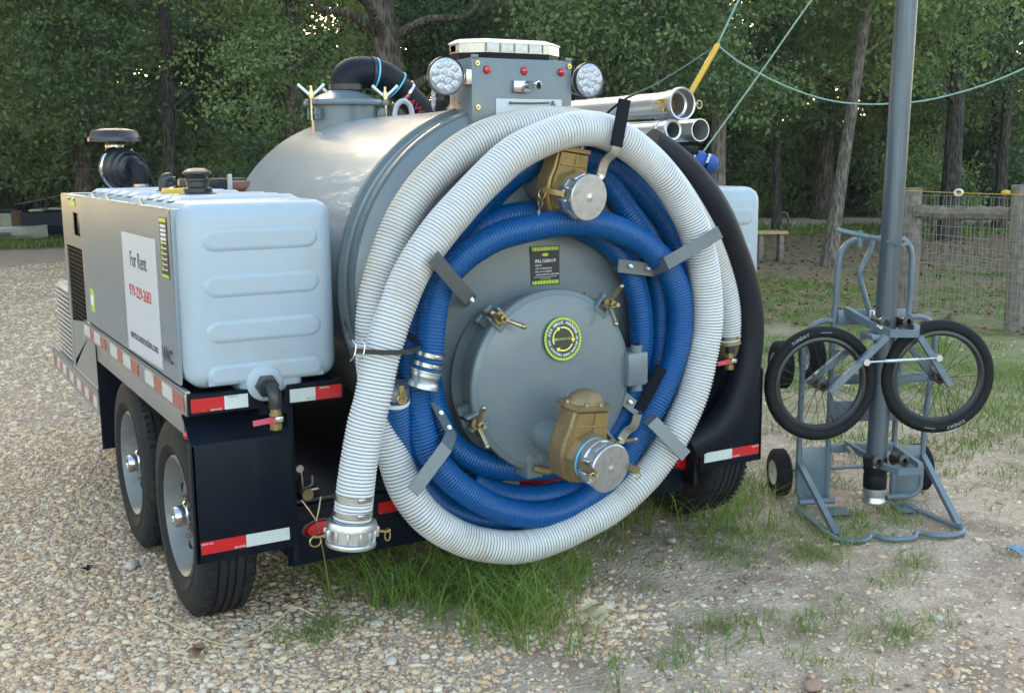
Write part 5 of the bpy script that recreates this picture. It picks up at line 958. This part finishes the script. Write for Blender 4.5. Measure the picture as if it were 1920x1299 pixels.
def oakleaf(g,c,L,rz,tilt,curl):
    out=[(0,0),(.06,.10),(.22,.16),(.16,.28),(.34,.36),(.24,.48),(.36,.62),(.22,.70),(.18,.86),(0,1)]; out=out+[(-x,y) for x,y in out[-2:0:-1]]
    mm=T(*c)@Matrix.Rotation(rz,4,'Z')@Matrix.Rotation(tilt,4,'X'); v=[(x*L,(y-.5)*L,abs(x)*L*curl+.12*L*math.sin(y*3)) for x,y in out]+[(0,(y-.5)*L,.12*L*math.sin(y*3)) for y in (.05,.35,.65,.95)]
    n=len(out); cs=[n+min(3,int(y*4)) for x,y in out]; f=[]
    for i in range(n):
        a,b=i,(i+1)%n; f.append((a,b,cs[b],cs[a]) if cs[a]!=cs[b] else (a,b,cs[a]))
    g.add(v,f,0,mm)
def leafthing(c,mat,label,n,L,seed,spread=.05):
    r_=random.Random(seed); t=thing('dead_leaf' if n==1 else 'dead_leaf_cluster',label,'leaf',(c[0],c[1],0))
    for i in range(n): g=G(); oakleaf(g,(c[0]+r_.uniform(-spread,spread),c[1]+r_.uniform(-spread,spread),.018+.012*i),L*r_.uniform(.8,1.1),r_.random()*6,r_.uniform(-.4,.4),r_.uniform(.2,.7)); part('leaf_blade',g,mat,t,sharp=70)
leafthing((1.22,-.57),'dry','curled pale oak leaves lying on the pebbles in front of the grass',7,.105,3)
leafthing((-.02,-.03),'drybr','orange brown oak leaf lying on the gravel',2,.075,5,.01)
leafthing((-.22,.98),'black','small black scrap lying on the gravel left of the wheels',2,.05,8,.015)
g=G(); br=thing('plastic_scrap','pale blue plastic scrap on the dirt near the right edge','scrap',(3.15,-.83,0)); oakleaf(g,(3.15,-.83,.015),.09,.3,.2,.5); oakleaf(g,(3.20,-.82,.012),.07,1.3,-.2,.4); part('scrap_film',g,'bluerag',br)
# stick by the tyre
tw=ropething('twig','thin bent twig lying on the gravel against the rear tyre',[(-.11,.45,.02),(.0,.14,.015),(.10,-.02,.015),(.25,.03,.03),(.36,.10,.05),(.43,.02,.02)],.003,'dry','twig')

# ================================================================ grass
def blades(name,label,pos,h,lean,width,mat,seed,kind='stuff'):
    r_=np.random.RandomState(seed); n=len(pos); a=r_.rand(n)*6.283; ld=r_.rand(n)*6.283; hh=h*r_.uniform(.45,1.15,n); ln=lean*hh*r_.uniform(.2,1.6,n)
    z0=hgt(pos[:,0],pos[:,1]); base=np.stack([pos[:,0],pos[:,1],z0],1); side=np.stack([np.cos(a),np.sin(a),0*a],1); dr_=np.stack([np.cos(ld),np.sin(ld),0*ld],1)
    V=[]; w_=width*r_.uniform(.7,1.3,n)
    for t,wf in ((0,1),(.4,.85),(.75,.5),(1,.04)):
        c=base+dr_*(ln*t**2)[:,None]; c[:,2]+=hh*(t-.22*lean*t**2.5)
        V.append(c-side*(w_*wf/2)[:,None]); V.append(c+side*(w_*wf/2)[:,None])
    V=np.stack(V,1).reshape(-1,3); b=(np.arange(n)*8)[:,None]; F=np.concatenate([b+np.array([[0,1,3,2]]),b+np.array([[2,3,5,4]]),b+np.array([[4,5,7,6]])],0)
    me=bpy.data.meshes.new(name); fastmesh(me,V,F); me.materials.append(M[mat]); me.shade_smooth(); o=bpy.data.objects.new(name,me); COL.objects.link(o); o['kind']=kind; o['label']=label; return o
def tufts(cs,per,spread,seed):
    r_=np.random.RandomState(seed); cs=np.repeat(cs,per,0); return cs+r_.normal(0,1,cs.shape)*spread
r2=np.random.RandomState(11)
def patch(x,y,sx,sy,n): return np.stack([r2.normal(x,sx,n),r2.normal(y,sy,n)],1)
tall=np.concatenate([patch(.74,.10,.09,.15,22),patch(.92,-.05,.10,.15,36),patch(1.10,-.22,.12,.14,46),patch(1.30,-.05,.14,.16,44),patch(1.02,-.42,.07,.12,16),patch(.66,.50,.07,.2,18),patch(1.6,.25,.15,.2,26),patch(1.0,.45,.2,.2,20),patch(2.0,.42,.2,.16,26),patch(2.45,.55,.16,.15,34),patch(2.72,.75,.14,.25,34),patch(2.45,.12,.12,.15,20)])
blades('tall_grass','tufts of long green grass growing under the hose coil',tufts(tall,8,.026,1),.27,.95,.0046,'grass',2)
short=np.concatenate([patch(.38,-.07,.045,.035,9),patch(.46,-.03,.03,.04,5),patch(2.60,-.12,.14,.12,22),patch(2.85,-.30,.14,.08,20),patch(2.3,-.25,.12,.15,16),patch(3.05,-.12,.12,.10,18),patch(2.45,-.35,.15,.08,14),patch(1.9,-.9,.22,.08,20),patch(1.6,-.75,.12,.05,9),patch(2.1,-1.1,.14,.06,14),patch(3.5,-.95,.2,.2,12),patch(2.62,-.72,.08,.05,9),patch(1.25,-.85,.1,.05,6),patch(3.4,.5,.5,.4,44),patch(4.4,-.1,.4,.4,36),patch(2.95,.55,.25,.25,34),patch(1.85,.0,.25,.12,16),patch(1.2,-1.2,.5,.12,9)])
blades('short_grass','short green grass tufts on the sandy soil around the hand truck',tufts(short,16,.036,3),.075,1.3,.0034,'grass',4)
wt_=r2.rand(24000,2)*np.array([16,15])+np.array([2.6,.3]); nz=vnoise(wt_,1.2,21); wt_=wt_[(nz+.35*(r2.rand(24000)-.5)>-.25)&((wt_[:,0]*.635+wt_[:,1]*.772)<13)]
blades('lawn_grass','patchy low grass behind and right of the trailer',tufts(wt_,7,.06,5),.085,.9,.0065,'grass',6)
blades('dry_grass','straw coloured dead grass mixed into the lawn',tufts(wt_[::4]+.1,4,.10,7),.06,1.3,.006,'grassdry',8)
w3=np.stack([r2.uniform(6,24,6000),r2.uniform(8,24,6000)],1); dd_=w3[:,0]*.635+w3[:,1]*.772; w3=w3[(dd_>20.5)&(dd_<23.8)]
w4=np.stack([r2.uniform(-8,7,3500),r2.uniform(20.2,25,3500)],1)
blades('verge_grass','green verge grass along the far lane',tufts(np.concatenate([w3,w4]),6,.12,9),.16,.7,.022,'grass',10)
def litterpts(n):
    p,_=frustum_pts(n,11,26,1.3); return p[(p[:,0]>4.5)]
lp=litterpts(9000); g_=[]; r_=np.random.RandomState(4); a=r_.rand(len(lp))*6.28; s=r_.uniform(.03,.07,len(lp)); q_=np.stack([np.cos(a),np.sin(a)],1); t_=np.stack([-np.sin(a),np.cos(a)],1)
V=np.stack([np.c_[lp+q_*s[:,None],.01+r_.rand(len(lp))*.05],np.c_[lp+t_*s[:,None]*.6,.01+r_.rand(len(lp))*.03],np.c_[lp-q_*s[:,None],.01+r_.rand(len(lp))*.05],np.c_[lp-t_*s[:,None]*.6,.01+r_.rand(len(lp))*.03]],1).reshape(-1,3)
me=bpy.data.meshes.new('leaf_litter'); fastmesh(me,V,np.arange(len(V)).reshape(-1,4)); me.materials.append(M['drybr']); o=bpy.data.objects.new('leaf_litter',me); COL.objects.link(o); o['kind']='stuff'; o['label']='brown leaf litter under the trees'
# bits of dead leaf and twig trodden into the bare soil
dp=np.stack([r_.uniform(.2,5.5,5200),r_.uniform(-2.2,2.2,5200)],1); dp=dp[vnoise(dp,1.9,31)+.5*r_.rand(len(dp))>.15]; a=r_.rand(len(dp))*6.28; s=r_.uniform(.003,.013,len(dp)); q_=np.stack([np.cos(a),np.sin(a)],1); t_=np.stack([-np.sin(a),np.cos(a)],1); hz=hgt(dp[:,0],dp[:,1])+.002
V=np.stack([np.c_[dp+q_*s[:,None]*1.5,hz+r_.rand(len(dp))*.008],np.c_[dp+t_*s[:,None]*.5,hz+r_.rand(len(dp))*.006],np.c_[dp-q_*s[:,None]*1.5,hz+r_.rand(len(dp))*.008],np.c_[dp-t_*s[:,None]*.5,hz+r_.rand(len(dp))*.004]],1).reshape(-1,3)
me=bpy.data.meshes.new('leaf_debris'); fastmesh(me,V,np.arange(len(V)).reshape(-1,4)); me.materials.append(M['drybr']); o=bpy.data.objects.new('leaf_debris',me); COL.objects.link(o); o['kind']='stuff'; o['label']='small brown leaf and twig debris on the sandy soil'
# the seed stalk by the rear fender
ws=thing('seed_stalk','tall thin seeding grass stalk with a forked head left of the coupling','grass stalk',(.46,.02,0))
g=G(); g.tube(catmull([(.465,.02,0),(.455,-.01,.15),(.425,-.04,.32),(.405,-.05,.415)],6),.0025,5); part('stem',g,'grassdry',ws)
for b in ((.352,-.06,.50),(.425,-.05,.50)): g=G(); g.tube([(.405,-.05,.415),((.405+b[0])/2,-.055,.46),b],[.002,.003,.002],5); part('seed_head',g,'dry',ws)

# ================================================================ fence on the right
FE=thing('wire_fence','wire mesh fence between weathered grey posts with a log rail','fence',(8.42,4.29,0))
A_=Vector((8.42,4.29,0)); B_=Vector((8.36,3.05,0)); Dv=(B_-A_).normalized()
def post(p,h,r,lean,label=None):
    g=G(); pr=catmull([(0,0,-.05),(lean*.3,0,h*.35),(lean*.6,0,h*.7),(lean,0,h)],4); g.tube([tuple(Vector(q)+p) for q in pr],[r*(1.12-.015*i) for i in range(len(pr))],9); part('post',g,'wood',FE,sharp=25,label=label)
post(A_,1.31,.10,.0); post(B_+Vector((0,-.06,0)),1.36,.075,-.04); post(B_+Vector((-.05,-.10,0)),1.10,.06,.05)
post(B_+Dv*1.9,1.3,.08,.02)
g=G(); a=A_+Dv*.12+Vector((-.05,0,1.08)); b=B_+Vector((-.05,0,1.09)); pr=catmull([tuple(a),tuple(a.lerp(b,.35)+Vector((0,0,-.015))),tuple(a.lerp(b,.7)),tuple(b)],6); g.tube(pr,[.068+.008*math.sin(i*1.7) for i in range(len(pr))],9); part('log_rail',g,'wood',FE,sharp=25)
g=G(); E_=B_+Dv*1.9
for j in range(13):
    z=.10+.095*j; 
    g.tube([tuple(A_.lerp(E_,t)+Vector((-.10,0,z+.008*math.sin(9*t+j)))) for t in np.linspace(0,1,14)],.0026,4)
n_=int((E_-A_).length/.05)
for i in range(n_):
    t=(i+.5)/n_; g.tube([tuple(A_.lerp(E_,t+.004*math.sin(i*2.3+z*5))+Vector((-.10,0,z))) for z in (.08,.4,.75,1.0,1.24)],.0021,4)
part('wire_mesh',g,'wire',FE,kind='stuff')
g=G(); g.tube([tuple(A_.lerp(E_,t)+Vector((-.12,0,1.285-.01*math.sin(3.1*t*1.6)))) for t in np.linspace(0,1,10)],.004,5); part('electric_wire',g,'yellow',FE)
for p_,mt in ((A_+Vector((-.10,.10,1.28)),'yellow'),(B_+Vector((-.12,.02,1.29)),'yellow')): g=G(); g.sph(tuple(p_),.035,10,(1,1.4,.8)); g.cyl(tuple(p_),tuple(p_+Vector((.06,0,0))),.02); part('insulator',g,mt,FE)
c=A_.lerp(B_,.55)+Vector((-.12,0,1.28)); g=G(); g.tube([tuple(c+Vector((0,.045*math.cos(a),.028*math.sin(a)))) for a in np.linspace(0,2*PI,14,endpoint=False)],.011,6,closed=True); part('wire_tightener',g,'whitepl',FE)

# ================================================================ junk boats, bench
def polar(px,d,z=0):
    v=fwd+right*((px-960)/2080.5); v=Vector((v.x,v.y,0)).normalized(); return Vector((-.84,-3.63,z))+v*d
def hull(g,o,L,W,H,rz,sheer=.2):
    n=9; ring=[]
    for i in range(n):
        t=i/(n-1); wv=W/2*(1-max(0,(t-.45)/.55)**2.2); z0=H*.12*(t**3); zt=H*(1+sheer*t*t)
        ring.append([(t*L,-wv,zt),(t*L,-wv*.92,H*.45+z0),(t*L,-wv*.55,z0+.02),(t*L,0,z0),(t*L,wv*.55,z0+.02),(t*L,wv*.92,H*.45+z0),(t*L,wv,zt)])
    v=[p for r_ in ring for p in r_]; f=[(i*7+j,i*7+j+1,(i+1)*7+j+1,(i+1)*7+j) for i in range(n-1) for j in range(6)]; f.append(tuple(range(7)))
    f+=[(i*7,(i+1)*7,(i+1)*7+6,i*7+6) for i in range(n-1)]
    g.add(v,f,0,T(*o)@Matrix.Rotation(rz,4,'Z')); return g
b0=polar(22,26.2); t=thing('old_boat','small weathered white boat lying on the grass at the far left','boat',tuple(b0)); g=G(); hull(g,tuple(b0+Vector((0,0,.03))),1.0,.62,.26,R(-32),.25); part('hull',g,'offwhite',t,sharp=30)
g=G(); g.box((.35,0,.27),(.55,.46,.03),.01,T(*b0)@Matrix.Rotation(R(-32),4,'Z')@T(0,0,.03)); part('seat_deck',g,'whitepl',t)
g=G(); mm=T(*b0)@Matrix.Rotation(R(-32),4,'Z'); g.box((.12,-.30,.17),(.45,.02,.08),.01,mm); part('vent_panel',g,'greydark',t)
b1=polar(72,27.2); t=thing('old_boat','dark navy boat hull half hidden by bushes behind the white boat','boat',tuple(b1)); g=G(); hull(g,tuple(b1+Vector((0,0,.05))),2.4,1.1,.52,R(-22),.35); part('hull',g,'navy',t,sharp=30)
for i in range(5): g=G(); g.box((.3+i*.42,0,.62+.03*i),(.30,.9,.05),.02,T(*b1)@Matrix.Rotation(R(-22),4,'Z')); part('torn_cover',g,'whitepl',t)
g=G(); g.tube([tuple(b1+Vector((-.2,-.1,.75))),tuple(b1+Vector((1.0,-.5,1.0)))],.02,8); part('boom',g,'alu',t)
b2=polar(34,27.2); t=thing('storage_crate','white box with a black lid standing behind the small white boat','crate',tuple(b2)); g=G(); g.box((0,0,.36),(.50,.4,.42),.03,T(*b2)@Matrix.Rotation(R(-25),4,'Z')); part('box_body',g,'offwhite',t); g=G(); g.box((0,0,.62),(.6,.45,.10),.03,T(*b2)@Matrix.Rotation(R(-25),4,'Z')); part('lid',g,'plastic',t)
b3=polar(52,26.9); t=thing('brown_crate','brown board crate between the two old boats','crate',tuple(b3)); g=G(); g.box((0,0,.35),(.22,.3,.55),.01,T(*b3)); part('board',g,'brownjunk',t)
b4=polar(1438,18); t=thing('wooden_bench','small wooden bench with a black strap loop beyond the right water tank','bench',tuple(b4))
g=G(); g.box((.0,0,.455),(.5,.3,.045),.006,T(*b4)@Matrix.Rotation(R(-30),4,'Z')); part('seat',g,'plank',t)
for s in (-1,1): g=G(); g.box((s*.16,0,.21),(.07,.22,.44),.006,T(*b4)@Matrix.Rotation(R(-30),4,'Z')); part('leg',g,'wood',t)
c=b4+Vector((.16,-.12,.62)); g=G(); g.tube([tuple(c+Vector((.07*math.cos(a)*.87,-.07*math.cos(a)*.5,.15*math.sin(a)))) for a in np.linspace(0,2*PI,18,endpoint=False)],.017,8,closed=True); part('strap_loop',g,'plastic',t)

# ================================================================ trees
def leafcloud(name,blobs,nc,per,size,mat,seed,cr=(.25,.55),low=0):
    r_=np.random.RandomState(seed); w_=np.array([b[1][0]*b[1][1] for b in blobs]); w_=w_/w_.sum(); bi=r_.choice(len(blobs),nc,p=w_)
    C_=np.array([b[0] for b in blobs])[bi]; Rd=np.array([b[1] for b in blobs])[bi]; d=r_.normal(0,1,(nc,3)); d/=np.linalg.norm(d,axis=1)[:,None]; rad=r_.rand(nc)**.45; cc=C_+d*Rd*rad[:,None]
    if low: cc=cc[cc[:,2]>low]
    nc=len(cc); crr=r_.uniform(cr[0],cr[1],nc); p=np.repeat(cc,per,0)+r_.normal(0,.5,(nc*per,3))*np.repeat(crr,per)[:,None]*np.array([1,1,.55]); n=len(p)
    nrm=r_.normal(0,1,(n,3))*np.array([1,1,.7])+np.array([0,0,.5]); nrm/=np.linalg.norm(nrm,axis=1)[:,None]; t=np.cross(nrm,r_.normal(0,1,(n,3))); t/=np.linalg.norm(t,axis=1)[:,None]; b=np.cross(nrm,t)
    s=size*r_.uniform(.6,1.3,n)[:,None]; V=np.stack([p+t*s*.62,p+b*s*.30+nrm*s*.10,p-t*s*.5,p-b*s*.30+nrm*s*.10],1).reshape(-1,3); me=bpy.data.meshes.new(name); fastmesh(me,V,np.arange(len(V)).reshape(-1,4)); me.materials.append(M[mat]); return me
def crownblobs(seed,h0,h1,rad,n=9):
    r_=random.Random(seed); o=[]
    for i in range(n):
        t=(i+.5)/n; z=h0+(h1-h0)*t; rr_=rad*(1-.55*max(0,t-.35)/.65)*r_.uniform(.5,.95); a=r_.random()*6.28; q=rad*.5*r_.random()*(1-.4*t); o.append(((q*math.cos(a),q*math.sin(a),z),(rr_*.75,rr_*.75,(h1-h0)/n*1.15)))
    return o
CROWN=[leafcloud('crown',crownblobs(i,2.6+.3*(i%3),11.5,3.3+.3*(i%2)),560,44,.095,('leaf','leafy','leafd','leaf','leafy')[i],30+i) for i in range(5)]
CROWNL=[leafcloud('crown',crownblobs(50+i,1.3,8.0,2.9),470,44,.09,('leaf','leafd')[i],60+i) for i in range(2)]
BUSHM=[leafcloud('foliage',[((0,0,.9),(1.4,1.2,.9)),((.6,.3,1.6),(.9,.8,.7)),((-.7,.2,.8),(.9,.8,.7))],210,40,.085,('leafd','leaf','leafy')[i],80+i,low=.1) for i in range(3)]
def trunkmesh(seed,h,r,lean=(0,0),mat='bark',limbs=6):
    r*=.62
    r_=random.Random(seed); g=G(); pts=[(lean[0]*t+.10*math.sin(3*t+seed)*t,lean[1]*t+.10*math.cos(2.3*t+seed)*t,h*t-.05) for t in np.linspace(0,1,12)]
    rr_=[r*(1.35 if i==0 else 1.1 if i==1 else 1)*(1-.65*i/11) for i in range(12)]; g.tube(catmull(pts,3),np.interp(np.linspace(0,11,34),range(12),rr_)[:len(catmull(pts,3))],12)
    for i in range(limbs):
        t=r_.uniform(.28,.85); k_=int(t*11); a=r_.random()*6.28; L=r_.uniform(1.2,2.8); b=Vector(pts[k_]); 
        lp_=[tuple(b),tuple(b+Vector((math.cos(a)*L*.35,math.sin(a)*L*.35,L*.18))),tuple(b+Vector((math.cos(a)*L*.7,math.sin(a)*L*.7,L*.22))),tuple(b+Vector((math.cos(a+.2)*L,math.sin(a+.2)*L,L*.45)))]
        q=catmull(lp_,3); g.tube(q,np.linspace(r*.38*(1-.5*t),r*.08,len(q)),6)
    return mkmesh('trunk',g,mat,70)
def tree(loc,trunk,crown,label,rz,s=1.0,group=None,name='oak_tree',cz=0,coff=(0,0)):
    t=thing(name,label,'tree',(loc[0],loc[1],0),0,group); cpart(trunk,'trunk',t,Matrix.Diagonal((s,s,s,1)))
    cpart(crown,'crown',t,T(coff[0],coff[1],cz)@Matrix.Rotation(rz,4,'Z')@Matrix.Diagonal((s,s,s,1))); return t
TL=[('oak with a straight brown trunk left of the air cleaner cap',.30,(.3,.2),'bark'),('tall dark oak trunk right of the air cleaner with a side branch',.24,(.3,0),'barkd'),('thick leaning oak trunk behind the black suction elbow',.44,(-1.3,.3),'bark'),('rough oak trunk right of the light bar',.34,(0,0),'bark'),('oak trunk directly behind the ends of the rack pipes',.23,(.2,0),'barkp'),('slim pale leaning trunk standing alone left of the upright pipe',.185,(1.2,-.3),'barkp'),('dark oak trunk seen above the wire fence',.30,(0,0),'barkd'),('oak behind the manway of the tank',.2,(.3,0),'bark'),('oak behind the control box',.2,(-.3,0),'bark'),('oak in the shade right of the rack pipes',.17,(.2,0),'barkd'),('shaded oak behind the slim pale trunk',.15,(0,.3),'barkd'),('oak just left of the upright pipe far back',.18,(.4,0),'barkd'),('oak at the right edge behind the fence',.2,(0,0),'barkd'),('oak at the far left edge above the boats',.24,(.2,0),'bark'),('oak between the air cleaner and the tank',.2,(-.2,0),'barkd')]
for i,((lb_,r_,ln,bk),pos) in enumerate(zip(TL,TRUNKS)):
    lowc=i in (0,3,7,8,13,14)
    h=9.5; tm=trunkmesh(i+1,h,r_,(ln[0]*h/9.5*1.0,ln[1]),bk)
    if i==5: tree(pos,tm,CROWN[1],lb_,1.0,.9,coff=(.6,-.2),cz=.5)
    elif i==4: tree(pos,tm,CROWN[0],lb_,2.0,.9,cz=2.2,coff=(-.9,.9))
    else: tree(pos,tm,(CROWNL[i%2] if lowc else CROWN[i%5]),lb_,i*1.7,1.0,coff=(ln[0]*.5,0),cz={1:2.6,2:3.2,3:1.2,6:1.5}.get(i,0))
TM4=[trunkmesh(40+i,9.5,.25+.05*i,(.5*math.sin(i),.3),('barkd','bark','barkp')[i]) for i in range(3)]
for i,pos in enumerate(ROWS):
    q=(pos[0]+rnd.uniform(-1,1),pos[1]+rnd.uniform(-1,1)); tree(q,TM4[i%3],(CROWN+CROWNL)[(i*3)%7],'oak standing deep in the wood behind the front row of trees',rnd.random()*6.28,rnd.uniform(1.15,1.45),'oaks deep in the wood')
# foreground oak boughs that hang in front of the wood (a big tree left of the tank and one above the light bar)
def bough(px,d,blobs,label,seed,mat='leaf',tr=.28,nc=520,size=.07,h0=9):
    c=polar(px,d); t=thing('oak_tree',label,'tree',(c.x,c.y,0)); cpart(trunkmesh(seed,h0,tr,(.3,.2),'bark',8),'trunk',t,Matrix()); cpart(leafcloud('crown',blobs,nc,48,size,mat,seed,(.22,.5)),'crown',t,Matrix()); return t
bough(560,18.5,[((-.5,-.3,2.9),(1.3,1.3,.9)),((.3,.2,3.9),(1.7,1.4,1.0)),((-.8,0,4.6),(1.5,1.5,.9)),((.9,-.4,2.1),(1.0,1.0,.8)),((0,0,6),(2.2,2.2,1.4))],'leafy green oak whose boughs hang left of the black suction elbow',101,'leafy')
bough(1225,15.5,[((0,-.3,3.1),(1.1,1.0,.8)),((.7,0,3.9),(1.4,1.2,.8)),((-.9,.3,3.6),(1.1,1.0,.8)),((.2,0,5.2),(2.0,2.0,1.1)),((1.1,-.5,2.6),(.8,.8,.5))],'leafy green oak whose boughs hang between the light bar and the yellow sleeve',102,'leaf',tr=.14)
bough(1660,20.5,[((-.4,-.3,3.4),(1.6,1.1,.75)),((-.9,.2,4.2),(1.4,1.3,.9)),((1.2,0,4.5),(1.4,1.4,.9)),((.2,0,5.6),(2.2,2.2,1.1))],'leafy oak whose boughs droop around the slim pale trunk',103,'leaf',tr=.12)
bough(-60,22,[((1.6,0,3.6),(2.2,1.8,1.0)),((2.8,.5,4.8),(1.8,1.6,1.0)),((.6,0,5.2),(2,2,1.1)),((1.9,-.3,2.6),(1.4,1.2,.7))],'spreading oak whose boughs fill the top left corner',104,'leaf',nc=640,size=.08)
bl=['dark bush at the wood edge','green bush at the wood edge','bright bush at the wood edge']
for i,pos in enumerate(BUSH):
    t=thing('bush',bl[i%3],'bush',(pos[0],pos[1],0),rnd.random()*6,'bushes along the edge of the wood'); s=rnd.uniform(.9,1.5); cpart(BUSHM[i%3],'foliage',t,Matrix.Diagonal((s,s,s,1)))
for i,d in enumerate((29.5,33.5)):
    for j in range(13):
        p_=polar(-80+170*j+80*i,d+rnd.uniform(-1,1)+(4.5 if j>=7 else 0)); t=thing('bush',bl[(i+j)%3],'bush',(p_.x,p_.y,0),rnd.random()*6,'bushes along the edge of the wood'); s=rnd.uniform(1.2,1.8); cpart(BUSHM[(i+j)%3],'foliage',t,Matrix.Diagonal((s,s,s*.9,1)))
# bare brush at the left edge
bp=thing('brush_pile','pile of bare grey branches at the left edge behind the boats','brush pile',tuple(polar(14,27.6))); g=G(); c=polar(10,27.8)
for i in range(150):
    a=c+Vector((rnd.uniform(-1.3,1.0),rnd.uniform(-.6,.6),rnd.uniform(0,.5))); b=a+Vector((rnd.uniform(-.7,.7),rnd.uniform(-.5,.5),rnd.uniform(.3,1.3))); m_=a.lerp(b,.5)+Vector((rnd.uniform(-.15,.15),0,rnd.uniform(-.1,.1))); g.tube([tuple(a),tuple(m_),tuple(b)],[.022,.014,.006],5)
part('branches',g,'barkp',bp,kind='stuff')
# the far wood reads as one mass
r_=np.random.RandomState(77); n=34000; a=np.radians(r_.uniform(-36,36,n)); d=r_.uniform(44,58,n); f0=math.atan2(fd[1],fd[0]); z=r_.rand(n)**.8*15; ad=np.degrees(a); gap=((abs(ad+9.5)<1.3)|(abs(ad-11)<1.2)|(abs(ad-6.5)<.6)|(abs(ad+2)<.5)|(abs(ad-20)<.8)); z=np.where(gap,z*.42,z)
p=np.stack([camxy[0]+d*np.cos(f0-a),camxy[1]+d*np.sin(f0-a),z],1); nrm=r_.normal(0,1,(n,3)); nrm/=np.linalg.norm(nrm,axis=1)[:,None]; t=np.cross(nrm,r_.normal(0,1,(n,3))); t/=np.linalg.norm(t,axis=1)[:,None]; b=np.cross(nrm,t); s=r_.uniform(.22,.5,n)[:,None]
V=np.stack([p+t*s,p+b*s*.6,p-t*s,p-b*s*.6],1).reshape(-1,3); me=bpy.data.meshes.new('far_woods'); fastmesh(me,V,np.arange(len(V)).reshape(-1,4)); me.materials.append(M['leafd']); o=bpy.data.objects.new('far_woods',me); COL.objects.link(o); o['kind']='stuff'; o['label']='dense far part of the wood'

# thin evening haze between the trees
me=bpy.data.meshes.new('haze'); hx0,hx1,hy0,hy1,hz0,hz1=-75,90,-30,100,-1,19
me.from_pydata([(x,y,z) for x in (hx0,hx1) for y in (hy0,hy1) for z in (hz0,hz1)],[],[(0,1,3,2),(4,6,7,5),(0,4,5,1),(2,3,7,6),(0,2,6,4),(1,5,7,3)]); me.update()
hm=bpy.data.materials.new('haze_air'); hm.use_nodes=True; t_=hm.node_tree; t_.nodes.clear(); ou=t_.nodes.new('ShaderNodeOutputMaterial'); pv=t_.nodes.new('ShaderNodeVolumePrincipled'); pv.inputs['Density'].default_value=.0006; pv.inputs['Color'].default_value=(.85,.88,.90,1); t_.links.new(pv.outputs[0],ou.inputs['Volume'])
me.materials.append(hm); o=bpy.data.objects.new('haze',me); COL.objects.link(o); o['kind']='stuff'; o['label']='thin haze under the trees'
